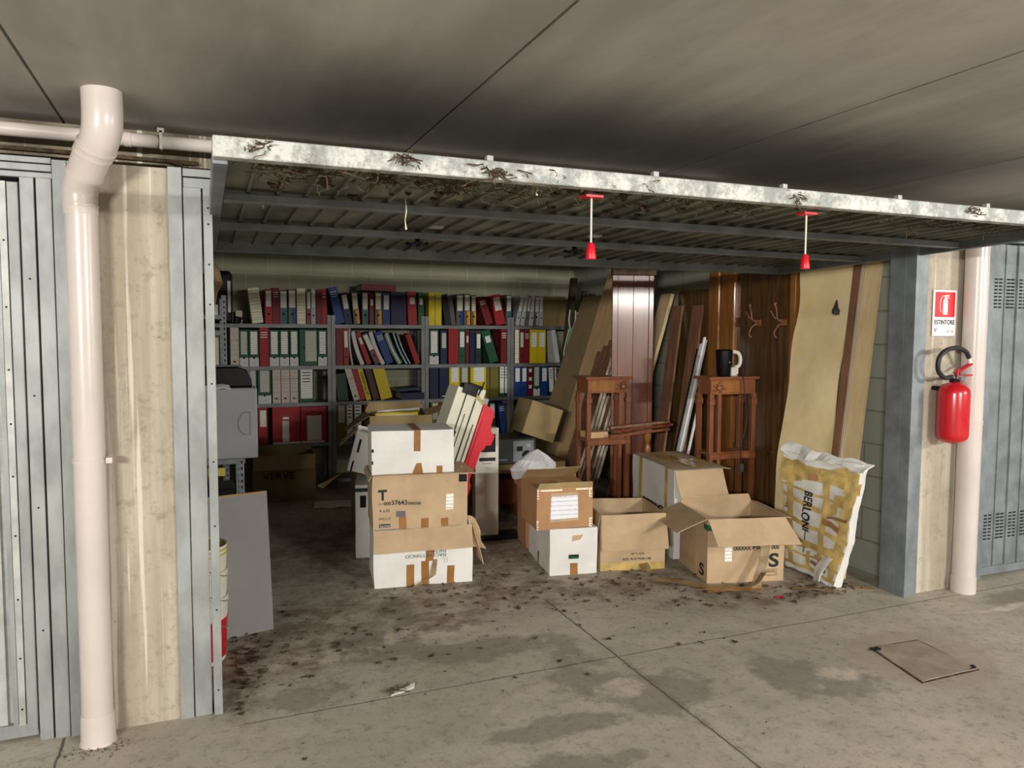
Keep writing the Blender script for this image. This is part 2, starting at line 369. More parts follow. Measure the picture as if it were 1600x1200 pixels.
wp(B(-.476, -.43, 3.145, 3.2, 0, 2.1), 'frame_post', 'steel', d2, bevel=.002)
for z0, z1, y in [(2.035, 2.055, 3.165), (2.058, 2.082, 3.155), (2.085, 2.105, 3.15)]:
    wp(B(-3.2, -.478, y, 3.2, z0, z1), 'header_channel', 'steel', d2, bevel=.002)
for i in range(9):
    z = .12+i*.21+.02*math.sin(i*5)
    wp(MB().cyl((-.634, 3.179, z), (-.634, 3.176, z), .0035, 8), 'screw_hole', 'dark_hole', d2)
    if i % 2: wp(MB().cyl((-.556, 3.161, z+.1), (-.556, 3.158, z+.1), .0035, 8), 'screw_hole', 'dark_hole', d2)
wp(B(-.664, -.586, 3.2, 3.215, .03, 2.02), 'backing_plate', 'steel', d2)
wp(B(-.578, -.43, 3.2, 3.215, 0, 2.05), 'backing_plate', 'steel', d2)
wp(B(-.60, -.42, 3.24, 3.26, 0, 2.1), 'gap_shade_sheet', 'dark_hole', d2)  # black sheet standing in for the shade behind the frame gaps

# ---------------------------------------------------------------- closed garage door on the right
d3 = thing('door_3', 'closed grey garage door with vent slots at the right', None, (5.5, 3.2, 0), kind='structure')
wp(B(4.30, 4.345, 3.17, 3.26, 0, 2.1), 'frame_post', 'steel_blue', d3, bevel=.002)
wp(B(4.349, 4.385, 3.18, 3.26, 0, 2.05), 'frame_post', 'steel_blue', d3, bevel=.002)
wp(B(4.30, 7.6, 3.175, 3.24, 2.05, 2.1), 'header_channel', 'steel_blue', d3, bevel=.002)
m = MB(); x = 4.40; q = 0
while x < 7.4: m.box(x+.003, x+.107, 3.205+.004*(q % 2), 3.22, .07, 2.04); m.box(x-.004, x+.004, 3.197, 3.22, .07, 2.04); x += .11; q += 1
wp(m, 'door_panel', 'steel_blue', d3)
wp(B(4.39, 7.5, 3.195, 3.24, .02, .07), 'bottom_rail', 'steel_blue', d3, bevel=.002)
for (z0, n) in ((1.66, 9), (.24, 8)):
    for j in range(5):
        m = MB(); cx = 4.455+j*.11
        for k in range(n):
            for dx in (-.034, .004): m.box(cx+dx+.0, cx+dx+.028, 3.2035, 3.2045, z0+k*.021, z0+k*.021+.009)
        wp(m, 'vent_slot', 'dark_hole', d3)

# ---------------------------------------------------------------- the raised up-and-over door
F0, F1 = Vector((.05, 2.28, 2.0)), Vector((.05, 4.28, 1.945))
vd = (F1-F0).normalized(); nd = Vector((0, vd.z, -vd.y))     # nd points down out of the panel
d1 = thing('door_1', 'raised up-and-over garage door of ribbed galvanised sheet', None, tuple(F0), kind='structure')
DL = (F1-F0).length; DW = 3.68
TD = Matrix(((1, 0, 0, F0.x), (0, vd.y, nd.y, F0.y), (0, vd.z, nd.z, F0.z), (0, 0, 0, 1)))   # local: u = x, v = along, w = down
def D(u0, u1, v0, v1, w0, w1): return MB().box(u0, u1, v0, v1, w0, w1, TD)
wp(MB().box(-.012, DW, -.03, .012, -.028, .03, TD), 'front_rail', 'rail_dirty', d1, bevel=.004)
wp(D(-.012, DW, DL-.03, DL+.015, -.02, .035), 'rear_rail', 'steel_dark', d1, bevel=.003)
wp(D(-.012, .028, .012, DL-.03, -.02, .04), 'side_rail', 'steel_dark', d1, bevel=.003)
wp(D(DW-.03, DW, .012, DL-.03, -.02, .04), 'side_rail', 'steel_dark', d1, bevel=.003)
for v, w in ((.60, .03), (1.24, .03)): wp(D(.03, DW-.032, v, v+.045, .0, w), 'cross_rail', 'steel_dark', d1, bevel=.003)
m = MB(); x = .0
while x < DW-.11:
    m.box(x+.03, x+.108, .0, DL, -.022, -.018, TD)
    m.box(x+.108, x+.118, .0, DL, -.022, -.004, TD); m.box(x+.118, x+.130, .0, DL, -.022, -.018, TD); x += .1
m.box(0, DW, .0, DL, -.026, -.022, TD)
wp(m, 'ribbed_sheet', 'door_sheet', d1)
for u in (.78, 1.38, 1.93, 2.5, 3.0): wp(D(u, u+.02, -.02, .0, -.045, -.028), 'clip', 'steel_light', d1)
for u in (.9, 1.72):
    m = MB().tube([TD @ Vector((u-.05, 1.27, .05)), TD @ Vector((u-.03, 1.24, .06)), TD @ Vector((u, 1.24, .045)), TD @ Vector((u+.03, 1.24, .06)), TD @ Vector((u+.05, 1.27, .045))], .008, 8)
    m.tube([TD @ Vector((u, 1.26, .02)), TD @ Vector((u, 1.24, .07))], .012, 8)
    wp(m, 'latch_hook', 'black', d1, smooth=True)
    wp(D(u+.02, u+.09, 1.12, 1.17, -.016, -.008), 'latch_plate', 'steel_light', d1)
# dust, nests and cobwebs caught along the front rail
m = MB(); rnd = random.Random(3)
def clump(m, c, r, n=7, ln=.05, th=.0012):
    for _ in range(n):
        p = Vector(c)+Vector((rnd.gauss(0, r), rnd.gauss(0, r*.4), rnd.gauss(0, r*.35)))
        q = [p]
        for _ in range(3): q.append(q[-1]+Vector((rnd.gauss(0, ln*.5), rnd.gauss(0, ln*.25), rnd.gauss(-.004, ln*.22))))
        m.tube(q, th*rnd.uniform(.6, 1.8), 4)
for _ in range(120):
    u = rnd.choice([rnd.uniform(.08, 1.4), rnd.uniform(.1, 3.6)])
    clump(m, TD @ Vector((u, rnd.uniform(-.02, .25), rnd.uniform(-.01, .02))), .03, 6, .035)
for u in (.10, .52, .78, .80, 1.98, 2.9): 
    clump(m, TD @ Vector((u, -.036, rnd.uniform(-.015, .01))), .02, 16, .03, .0016)
tag(wp(m, 'cobweb', 'cobweb', d1), kind='stuff')
m = MB()
for _ in range(60):
    u, v = rnd.uniform(.08, 2.2), rnd.uniform(.03, .6); p = TD @ Vector((u, v, -.012)); s = rnd.uniform(.006, .022)
    m.tube([p, p+Vector((s, s*.5, -s*.4)), p+Vector((s*2, 0, 0))], [s*.4, s*.7, s*.2], 5)
tag(wp(m, 'dry_leaves', 'litter', d1), kind='stuff')
m = MB()
for u, v, L_ in ((.64, .45, .11), (.17, .7, .02), (1.0, .1, .03)):
    p = TD @ Vector((u, v, .01)); m.tube([p, p+Vector((.003, 0, -L_*.4)), p+Vector((-.002, 0, -L_*.7)), p+Vector((.002, 0, -L_))], [.001, .003, .0015, .004], 5)
wp(m, 'hanging_thread', 'cream_plastic', d1)
# red pull handles
for k, (x, lab) in enumerate(((1.238, 'red pull handle on a white cord, the nearer one to the tall shelves'), (2.170, 'red pull handle on a white cord in front of the cream board'))):
    h = thing('pull_handle', lab, 'pull handle', (x, 2.345, 1.75), group='red pull handles hanging from the raised door')
    MB().cyl((0, 0, .05), (0, 0, .205), .0035, 8).build('cord', 'white_plastic', h, smooth=True)
    MB().lathe([(.018, 0), (.019, .004), (.013, .05), (.007, .056)], seg=14).build('grip', 'red_plastic', h, smooth=True)
    MB().box(-.035, .03, -.03, .02, .205, .213).build('mount', 'red_plastic', h)

# ---------------------------------------------------------------- pipes
p = thing('drain_pipe', 'thick cream plastic drain pipe with a bend in front of the left pillar', 'pipe', (-.38, 3.08, 0))
wp(MB().tube([(-.38, 3.08, .0), (-.38, 3.08, .04), (-.38, 3.08, 1.95)], .052, 32), 'pipe', 'pvc', p, smooth=True)
wp(MB().tube([(-.38, 3.08, 0), (-.38, 3.08, .01), (-.38, 3.08, .1), (-.38, 3.08, .11)], [.062, .058, .056, .053], 32), 'base_collar', 'pvc', p, smooth=True)
def arc(pts, n=8):
    out = []; P = [Vector(q) for q in pts]
    for i in range(len(P)-1):
        a, b = P[i], P[i+1]; pa = P[max(i-1, 0)]; pb = P[min(i+2, len(P)-1)]
        for k in range(n):
            t_ = k/n; out.append(.5*((2*a)+(b-pa)*t_+(2*pa-5*a+4*b-pb)*t_*t_+(3*a-pa-3*b+pb)*t_**3))
    return out+[P[-1]]
e = arc([(-.38, 3.08, 1.9), (-.38, 3.08, 1.99), (-.345, 3.025, 2.075), (-.305, 2.965, 2.14), (-.292, 2.945, 2.2), (-.292, 2.945, 2.31)])
wp(MB().tube(e, [.055+.008*min(1, i/len(e)*1.3) for i in range(len(e))], 32), 'elbow', 'pvc', p, smooth=True)
for a, b, r in (((-.365, 3.056, 2.035), (-.361, 3.05, 2.043), .0605), ((-.33, 3.003, 2.1), (-.326, 2.997, 2.108), .0635), ((-.38, 3.08, 1.93), (-.38, 3.08, 1.936), .057), ((-.318, 2.985, 2.118), (-.314, 2.979, 2.126), .0655)):
    wp(MB().cyl(a, b, r, 32), 'joint_ring', 'pvc', p, smooth=True)
wp(MB().box(-.436, -.324, 3.08, 3.15, 1.03, 1.045).box(-.325, -.305, 3.05, 3.09, 1.028, 1.048), 'pipe_clip', 'pvc', p)
wp(MB().cyl((-.38, 3.08, 1.03), (-.38, 3.08, 1.042), .0555, 32), 'clip_band', 'pvc', p, smooth=True)
p = thing('drain_pipe', 'straight cream plastic drain pipe beside the fire extinguisher', 'pipe', (4.10, 3.08, 0))
X2 = 4.10
wp(MB().tube(arc([(X2, 3.08, 0), (X2, 3.08, 1.0), (X2, 3.08, 1.9), (X2, 3.1, 2.03), (X2, 3.3, 2.14), (X2, 3.5, 2.16)]), .062, 32), 'pipe', 'pvc', p, smooth=True)
wp(MB().cyl((X2, 3.08, 0), (X2, 3.08, .10), .067, 32), 'base_collar', 'pvc', p, smooth=True)
for z in (1.0, .985): wp(MB().cyl((X2, 3.08, z), (X2, 3.08, z+.006), .0655, 32), 'joint_ring', 'pvc', p, smooth=True)
p = thing('ceiling_pipe', 'thin cream plastic pipe running level under the ceiling', 'pipe', (-1, 3.35, 2.235))
wp(MB().cyl((-4, 3.35, 2.237), (2.5, 3.35, 2.237), .026, 20), 'pipe', 'pvc', p, smooth=True)
wp(MB().cyl((-.26, 3.35, 2.237), (-.235, 3.35, 2.237), .029, 20), 'joint_ring', 'pvc', p, smooth=True)
wp(MB().box(-.135, -.125, 3.318, 3.36, 2.205, 2.275).box(-.142, -.118, 3.318, 3.33, 2.268, 2.285), 'pipe_clip', 'white_plastic', p)
m = MB().tube(arc([(-2.5, 3.44, 2.20), (-.2, 3.44, 2.185), (-.09, 3.44, 2.18), (-.06, 3.44, 2.165), (-.055, 3.44, 2.10)]), .008, 10)
tag(m.build('conduit', 'cobweb', None, smooth=True), 'thin dirty conduit bending down above the left pillar', 'conduit')

# ---------------------------------------------------------------- extinguisher and sign
EX = Vector((3.925, 3.055, .885))
p = thing('fire_extinguisher', 'red fire extinguisher with black hose hanging on the right pillar', 'fire extinguisher', tuple(EX))
MB().lathe([(.0, 0), (.02, 0), (.06, .012), (.078, .03), (.083, .05), (.083, .285), (.078, .31), (.06, .332), (.03, .345), (.022, .35)], seg=36).build('cylinder', 'paint_red', p, smooth=True)
MB().lathe([(.024, .345), (.026, .35), (.026, .375), (.015, .385)], seg=18).build('valve', 'black', p, smooth=True)
MB().cyl((.0, -.02, .372), (.0, -.05, .372), .014, 14).build('pressure_gauge', 'chrome', p, smooth=True)
MB().cyl((-.02, -.01, .375), (-.05, -.012, .378), .011, 12).build('hose_fitting', 'chrome', p, smooth=True)
MB().slab((.0, -.012, .40), (.115, -.02, .452), (.115, .004, .456), (.0, .012, .404), .008).build('carry_handle', 'paint_red', p)
MB().slab((-.01, -.012, .382), (.12, -.02, .388), (.12, .0, .39), (-.01, .012, .386), .006).build('squeeze_lever', 'paint_red', p)
MB().cyl((.01, -.005, .37), (.02, -.005, .42), .006, 8).build('pin', 'paint_red', p)
h = arc([(-.04, -.012, .378), (-.10, -.015, .375), (-.155, -.02, .415), (-.16, -.025, .48), (-.115, -.028, .525), (-.03, -.028, .54), (.045, -.025, .52), (.082, -.02, .485)])
hs_ = MB().tube(h, .0125, 14).build('hose', 'rubber', p, smooth=True)
MB().cyl((.082, -.02, .487), (.094, -.018, .455), .011, 12).build('nozzle', 'white_plastic', hs_, smooth=True)
MB().box(-.06, .1, .03, .095, .30, .32).build('wall_bracket', 'black', p)
MB().box(.079, .087, -.02, .02, .1, .27).build('instruction_band', 'paint_red', p)
p = thing('safety_sign', 'white and red extinguisher sign above the fire extinguisher', 'sign', (3.845, 3.15, 1.49), rz=-1.5)
MB().box(0, .178, -.006, 0, 0, .262).build('plate', 'paper_white', p, bevel=.003)
rf_ = MB().box(.013, .165, -.0075, -.006, .108, .25).build('red_field', 'red_paper', p, bevel=.0005)
m = MB().prism([(.072, .122), (.108, .122), (.108, .2), (.1, .21), (.095, .218), (.085, .218), (.08, .21), (.072, .2)], -.009, -.0075)
m.box(.084, .096, -.009, -.0075, .218, .232); m.box(.09, .118, -.009, -.0075, .226, .233); m.box(.096, .12, -.009, -.0075, .214, .219)
a = arc([(.086, -.0082, .228), (.066, -.0082, .225), (.052, -.0082, .2), (.05, -.0082, .165), (.056, -.0082, .135)], 4)
m.tube(a, .0022, 6); pc_ = m.build('pictogram', 'paper_white', rf_)
m = MB().box(.072, .108, -.0095, -.009, .19, .1925).box(.072, .108, -.0095, -.009, .13, .1325); m.build('pictogram_line', 'red_paper', p)
text(p, 'ESTINTORE', (.012, -.006, .067), (1, 0, 0), (0, 0, 1), .036, 'ink', width=.154, bold=.012)
text(p, 'N°', (.012, -.006, .022), (1, 0, 0), (0, 0, 1), .036, 'ink', width=.022)
text(p, 'CMA - 02', (.105, -.006, .022), (1, 0, 0), (0, 0, 1), .015, 'ink', width=.05)

# ---------------------------------------------------------------- shelving along the back wall
POSTS = [.05, 1.135, 2.045, 2.955, 3.83]
LEV = {'A': 1.568, 'B': 1.18, 'C': .835, 'D': .455}
YF = 7.34; YB = 7.66
units = []
for i, nm in enumerate(('leftmost', 'second', 'third', 'rightmost')):
    x0, x1 = POSTS[i]+.002, POSTS[i+1]-.002
    u = thing('shelving_unit', '%s bay of grey steel shelving full of binders along the back wall' % nm, 'shelf', (x0, YF, 0), group='steel shelving bays along the back wall')
    for sx in (0, 1):
        for y in (YF, YB):
            x = x0 if sx == 0 else x1; s_ = 1 if sx == 0 else -1; m = MB()
            m.box(min(x, x+s_*.035), max(x, x+s_*.035), y-(.002 if y == YF else 0), y+(.0 if y == YF else .002), 0, 1.655)
            ya, yb = (y, y+.035) if y == YF else (y-.035, y)
            m.box(min(x, x+s_*.002), max(x, x+s_*.002), ya, yb, 0, 1.655)
            wp(m, 'upright', 'shelf_steel', u)
    for k, z in LEV.items():
        wp(MB().box(x0+.003, x1-.003, YF+.003, YB, z-.004, z).box(x0+.003, x1-.003, YF+.002, YF+.005, z-.034, z-.004).box(x0+.003, x1-.003, YB-.003, YB, z-.034, z-.004), 'shelf', 'shelf_steel', u)
    if i: wp(MB().box(x0+.003, x1-.003, YF+.003, YB, .092, .096).box(x0+.003, x1-.003, YF+.002, YF+.005, .062, .092), 'shelf', 'shelf_steel', u)

BIN = [
('A', 0, 0.433, 0.096, 0.324, -6.8, 'lines', 'cream'), ('A', 0, 0.543, 0.065, 0.317, 0.0, 'labr', 'red'), ('A', 0, 0.61, 0.062, 0.331, 0.0, 'str', 'crimson'),
('A', 0, 0.674, 0.066, 0.314, 0.0, 'labg', 'teal'), ('A', 0, 0.749, 0.069, 0.322, 0.0, 'labg', 'blue'), ('A', 0, 0.826, 0.078, 0.331, 0.0, 'lines', 'cream'),
('A', 0, 0.913, 0.038, 0.309, 0.0, 'labg', 'red'), ('A', 0, 0.954, 0.042, 0.334, 0.0, 'lab', 'silver'), ('A', 0, 1.002, 0.051, 0.326, -1.1, 'plain', 'crimson'),
('A', 0, 1.056, 0.049, 0.331, -1.6, 'str', 'red'), ('A', 1, 1.183, 0.083, 0.348, -12.2, 'str', 'blue'), ('A', 1, 1.269, 0.069, 0.3, -9.5, 'lab', 'navy'),
('A', 1, 1.352, 0.058, 0.306, -4.9, 'labg', 'amber'), ('A', 1, 1.43, 0.059, 0.309, 0.0, 'labg', 'teal'), ('A', 1, 1.5, 0.043, 0.294, 0.0, 'small', 'crimson'),
('A', 1, 1.554, 0.064, 0.312, 0.0, 'labg', 'amber'), ('A', 1, 1.625, 0.075, 0.308, 0.0, 'lab', 'blue'), ('A', 1, 1.71, 0.154, 0.321, 0.0, 'plain', 'navy'),
('A', 1, 1.882, 0.09, 0.327, -2.2, 'small', 'red'), ('A', 1, 1.981, 0.057, 0.322, 0.0, 'small', 'green'), ('A', 2, 2.09, 0.062, 0.323, 0.0, 'str', 'yellow'),
('A', 2, 2.154, 0.065, 0.319, 0.0, 'str', 'yellow'), ('A', 2, 2.258, 0.063, 0.306, -7.4, 'plain', 'black'), ('A', 2, 2.323, 0.046, 0.287, -7.7, 'plain', 'grey'),
('A', 2, 2.374, 0.071, 0.311, 0.0, 'labg', 'blue'), ('A', 2, 2.456, 0.063, 0.319, 0.0, 'labg', 'amber'), ('A', 2, 2.531, 0.051, 0.306, 0.0, 'labg', 'amber'),
('A', 2, 2.697, 0.079, 0.289, -19.7, 'str', 'crimson'), ('A', 2, 2.804, 0.105, 0.307, -12.2, 'lab', 'red'), ('A', 2, 2.912, 0.057, 0.319, 0.0, 'labg', 'teal'),
('A', 3, 3.055, 0.042, 0.31, 11.1, 'lab', 'silver'), ('A', 3, 3.112, 0.044, 0.308, 8.9, 'lab', 'silver'), ('A', 3, 3.16, 0.039, 0.312, 6.8, 'lab', 'grey'),
('A', 3, 3.21, 0.044, 0.31, 4.9, 'lab', 'silver'), ('A', 3, 3.271, 0.048, 0.311, 2.8, 'labg', 'silver'), ('A', 3, 3.283, 0.043, 0.314, 0.0, 'lab', 'silver'),
('B', 0, 0.241, 0.072, 0.363, 0.0, 'lines', 'pale'), ('B', 0, 0.317, 0.077, 0.333, 0.0, 'arch', 'green'), ('B', 0, 0.399, 0.085, 0.333, 0.0, 'arch', 'green'),
('B', 0, 0.49, 0.082, 0.354, 0.0, 'str', 'red'), ('B', 0, 0.577, 0.085, 0.334, 0.0, 'arch', 'green'), ('B', 0, 0.666, 0.085, 0.335, 0.0, 'arch', 'green'),
('B', 0, 0.757, 0.078, 0.335, 0.0, 'arch', 'green'), ('B', 0, 0.844, 0.164, 0.341, 0.0, 'big', 'green'), ('B', 0, 1.012, 0.084, 0.337, 0.0, 'arch', 'green'),
('B', 1, 1.18, 0.066, 0.359, 0.0, 'plain', 'crimson'), ('B', 1, 1.253, 0.049, 0.353, -1.1, 'lab', 'red'), ('B', 1, 1.322, 0.025, 0.346, -4.4, 'folder', 'grey'),
('B', 1, 1.413, 0.037, 0.325, -16.3, 'folder', 'white'), ('B', 1, 1.472, 0.047, 0.328, -19.8, 'small', 'red'), ('B', 1, 1.554, 0.054, 0.319, -24.2, 'labg', 'red'),
('B', 1, 1.616, 0.037, 0.336, -21.9, 'folder', 'white'), ('B', 1, 1.663, 0.075, 0.329, -21.1, 'str', 'blue'), ('B', 1, 1.778, 0.047, 0.325, -25.1, 'folder', 'pale_green'),
('B', 1, 1.855, 0.023, 0.333, -23.7, 'folder', 'teal'), ('B', 1, 1.89, 0.022, 0.326, -23.6, 'folder', 'dark_blue'), ('B', 1, 1.951, 0.051, 0.308, -19.1, 'plain', 'red'),
('B', 2, 2.093, 0.098, 0.345, 0.0, 'arch', 'green'), ('B', 2, 2.209, 0.067, 0.337, 0.0, 'lab', 'dark_blue'), ('B', 2, 2.294, 0.103, 0.359, 0.0, 'plain', 'red'),
('B', 2, 2.401, 0.067, 0.352, 0.0, 'lab', 'green'), ('B', 2, 2.474, 0.034, 0.346, 0.0, 'small', 'crimson'), ('B', 2, 2.516, 0.057, 0.325, 0.0, 'plain', 'navy'),
('B', 2, 2.579, 0.057, 0.329, 0.0, 'lab', 'dark_green'), ('B', 2, 2.74, 0.095, 0.341, -17.6, 'small', 'green'), ('B', 2, 2.856, 0.067, 0.355, 0.0, 'str', 'crimson'),
('B', 3, 3.015, 0.044, 0.349, 0.0, 'lines', 'cream'), ('B', 3, 3.064, 0.049, 0.347, 0.0, 'lab', 'crimson'), ('B', 3, 3.117, 0.056, 0.348, 0.0, 'str', 'crimson'),
('B', 3, 3.181, 0.085, 0.35, 0.0, 'lab', 'yellow'), ('B', 3, 3.272, 0.089, 0.349, 0.0, 'lab', 'yellow'), ('B', 3, 3.476, 0.051, 0.347, -9.3, 'plain', 'white'),
('C', 0, 0.39, 0.073, 0.323, 0.0, 'arch', 'green'), ('C', 0, 0.469, 0.119, 0.321, 0.0, 'arch', 'green'), ('C', 0, 0.599, 0.072, 0.343, 0.0, 'lines', 'pale'),
('C', 0, 0.676, 0.075, 0.342, 0.0, 'lines', 'pale'), ('C', 0, 0.756, 0.071, 0.341, 0.0, 'lines', 'pale'), ('C', 0, 0.833, 0.138, 0.32, 0.0, 'bars', 'green'),
('C', 1, 1.193, 0.103, 0.263, -5.9, 'plain', 'dark_green'), ('C', 1, 1.345, 0.059, 0.33, -15.7, 'lines', 'pale'), ('C', 1, 1.399, 0.059, 0.342, -14.5, 'plain', 'red'),
('C', 1, 1.467, 0.048, 0.329, -15.7, 'text', 'yellow'), ('C', 1, 1.534, 0.06, 0.338, -15.4, 'plain', 'brown'), ('C', 1, 1.61, 0.113, 0.33, -15.1, 'plain', 'yellow'),
('C', 2, 2.1, 0.088, 0.334, 0.0, 'plain', 'navy'), ('C', 2, 2.197, 0.094, 0.333, 0.0, 'small_low', 'navy'), ('C', 2, 2.301, 0.108, 0.339, 0.0, 'lab', 'yellow'),
('C', 2, 2.416, 0.088, 0.333, 0.0, 'lab', 'olive'), ('C', 2, 2.528, 0.167, 0.336, 0.0, 'lab', 'yellow'), ('C', 2, 2.7, 0.032, 0.327, 0.0, 'plain', 'olive'),
('C', 2, 2.738, 0.091, 0.329, 0.0, 'plain', 'olive'), ('C', 2, 2.837, 0.056, 0.325, 0.0, 'bars', 'green'), ('C', 2, 2.896, 0.031, 0.322, 0.0, 'bars', 'dark_green'),
('C', 3, 3.002, 0.074, 0.32, 0.0, 'lab', 'blue'), ('C', 3, 3.083, 0.068, 0.319, 0.0, 'lab', 'blue'), ('C', 3, 3.161, 0.051, 0.322, 0.0, 'small3', 'crimson'),
('C', 3, 3.219, 0.077, 0.318, 0.0, 'arch', 'green'), ('C', 3, 3.306, 0.08, 0.317, 0.0, 'lab', 'blue'), ('C', 3, 3.402, 0.065, 0.303, -3.0, 'bars', 'dark_green'),
('C', 3, 3.492, 0.045, 0.292, -7.7, 'folder', 'grey'), ('D', 0, 0.467, 0.083, 0.347, 0.0, 'lab', 'red'), ('D', 0, 0.592, 0.248, 0.347, 0.0, 'file', 'red'),
('D', 0, 0.846, 0.238, 0.339, 0.0, 'fileb', 'red'), ('D', 1, 1.18, 0.086, 0.371, 0.0, 'lab', 'olive'), ('D', 1, 1.268, 0.067, 0.369, 0.0, 'bars', 'grey'),
('D', 1, 1.337, 0.084, 0.366, 0.0, 'bars', 'black'), ('D', 1, 1.443, 0.061, 0.37, 0.0, 'plain', 'crimson'), ('D', 1, 1.511, 0.051, 0.368, 0.0, 'plain', 'navy'),
('D', 1, 1.567, 0.061, 0.36, 0.0, 'plain', 'dark_green'), ('D', 1, 1.635, 0.09, 0.364, 0.0, 'small', 'yellow'), ('D', 1, 1.732, 0.091, 0.354, 0.0, 'plain', 'green'),
('D', 1, 1.844, 0.085, 0.351, 0.0, 'lab', 'dark_green'), ('D', 1, 1.944, 0.069, 0.348, 0.0, 'lab', 'black'), ('D', 2, 2.11, 0.08, 0.364, 0.0, 'lab', 'olive'),
('D', 2, 2.196, 0.057, 0.362, 0.0, 'small', 'crimson'), ('D', 2, 2.259, 0.071, 0.36, 0.0, 'lab', 'crimson'), ('D', 2, 2.337, 0.074, 0.35, 0.0, 'lab', 'yellow'),
('D', 2, 2.419, 0.075, 0.348, 0.0, 'plain', 'blue'), ('D', 2, 2.547, 0.076, 0.344, 0.0, 'lab', 'green'), ('D', 2, 2.638, 0.073, 0.341, 0.0, 'plain', 'navy'),
('D', 2, 2.722, 0.074, 0.339, 0.0, 'lab', 'dark_green'), ('D', 2, 2.862, 0.07, 0.315, -7.1, 'str', 'blue')
]
KIND = dict(lines='archive box', arch='archive box', big='wide file box', bars='file box', file='wide file box', fileb='wide file box', folder='thin folder')
MARK = dict(lines='with printed lines', labr='with white label', labg='with pale label', lab='with white label', arch='with white tab', big='with long label', bars='with black label bars',
            plain='with plain spine', str='with white stripes', small='with small label', small_low='with low white mark', small3='with three white patches', text='with vertical lettering', file='with narrow white label', fileb='with broad grey label', folder='')
def cname(st, col):
    if st == 'labg': return 'all-grey' if col in ('silver', 'grey') else 'grey and '+col
    return col.replace('_', ' ')
SN = dict(A='top', B='second', C='third', D='fourth'); BN = ['leftmost', 'second', 'third', 'rightmost']
def make_binder(px, y, z, w, h, lean, st, col, name='binder', d=.28):
    e_ = thing(name, None, None, (px, y, z), ry=lean)
    x0 = 0 if lean <= 0 else -w; x1 = x0+w; cm = 'cover_'+col
    if st == 'labg': cm = 'cover_grey'
    if st in ('lines',): cm = 'label_cream' if col == 'cream' else 'cover_pale'
    if st in ('arch', 'big', 'bars', 'file', 'fileb', 'lines'):
        MB().box(x0, x1, 0, d, 0, h).build('box', cm, e_, bevel=.002)
    elif st == 'folder':
        m = MB(); n = 8
        pts = [(math.sin(i/n*math.pi)*-.012, i/n*h) for i in range(n+1)]
        m.prism([(x0+a, b) for a, b in pts]+[(x1+a, b) for a, b in reversed(pts)], 0, d); m.build('folder_cover', cm, e_)
        m = MB(); m.prism([(x0+w*.35+a, b+.004) for a, b in pts]+[(x0+w*.65+a, b+.004) for a, b in reversed(pts)], -.003, d-.01); m.build('papers', 'paper', e_)
    else:
        t_ = .004; m = MB().box(x0, x1, 0, t_, 0, h).box(x0, x0+t_, t_, d, 0, h).box(x1-t_, x1, t_, d, 0, h); m.build('cover', cm, e_, bevel=.0015)
        if w > .02: MB().box(x0+t_+.003, x1-t_-.003, .03, d-.01, .006, h-.02).build('papers', 'paper', e_)
    q = lambda a, b, c_, d_, nm, mt, f=-.0015: MB().box(x0+w*a, x0+w*b, f, -.0002, h*c_, h*d_).build(nm, mt, e_)
    hole = lambda cx, cz, r=.011: (MB().cyl((x0+w*cx, -.002, cz), (x0+w*cx, -.0004, cz), r, 12).build('finger_hole', 'dark_hole', e_))
    if st == 'labr': q(.16, .84, .5, .95, 'spine_label', 'label_paper'); hole(.5, .09)
    if st == 'labg':
        q(.12, .9, .47, .95, 'spine_label', 'label_cream' if col == 'amber' else 'label_paper'); q(.5, 1, .02, .45, 'colour_patch', 'cover_'+col); hole(.5, .09)
    if st == 'lab': q(.2, .86, .48, .92, 'spine_label', 'label_grey' if col in ('olive', 'dark_blue', 'crimson') else 'label_paper'); hole(.5, .08, .008) if w < .07 else None
    if st == 'lines':
        m = MB()
        for a in (.12, .3, .42, .52, .62, .72, .82): m.box(x0+w*.12, x0+w*.88, -.0012, -.0002, h*a, h*a+.0022)
        m.build('printed_lines', 'ink_faint', e_)
        if col == 'pale': hole(.45, .045, .009); q(.0, 1, .66, .672, 'fold_line', 'ink_faint')
    if st == 'arch':
        q(.17, .85, .33, .95, 'spine_label', 'label_grey' if random.random() < .4 else 'label_paper'); q(.02, .98, .0, .24, 'end_tab', 'cover_white'); hole(.5, h*.235, .010)
        MB().box(x0+w*.4, x0+w*.65, -.0025, -.0015, h*.09, h*.1).build('printed_mark', 'ink_faint', e_)
    if st == 'big': q(.33, .94, .12, .95, 'spine_label', 'label_grey'); hole(.25, h*.5, .009); hole(.97, h*.5, .005)
    if st == 'bars':
        q(.12, .9, .12, .97, 'spine_label', 'label_paper')
        for j in range(4): MB().box(x0+w*(.25 if w > .08 else .3), x0+w*.75, -.003, -.0015, h*(.6+.09*j), h*(.625+.09*j)).build('black_bar', 'ink', e_)
    if st == 'str':
        for a in (.74, .80, .86) if w > .055 else (.76, .84): q(.15, .85, a, a+.022, 'white_stripe', 'paper')
    if st == 'small': q(.25, .8, .62, .82, 'spine_label', 'paper')
    if st == 'small_low': q(.3, .72, .06, .09, 'spine_label', 'paper')
    if st == 'small3':
        for a in (.25, .5, .78): q(.2, .8, a, a+.11, 'spine_label', 'paper')
    if st == 'text': text(e_, 'GESIOLX', (x0+w*.3, 0, h*.85), (0, 0, -1), (1, 0, 0), w*.7, 'ink', bold=.02, width=h*.7)
    if st == 'file': q(.36, .6, .05, .62, 'spine_label', 'label_grey'); q(.38, .6, .66, .72, 'spine_label', 'paper'); q(.3, .65, .76, .785, 'printed_mark', 'ink_faint'); q(0, 1, 0, .045, 'base_band', 'cover_pale')
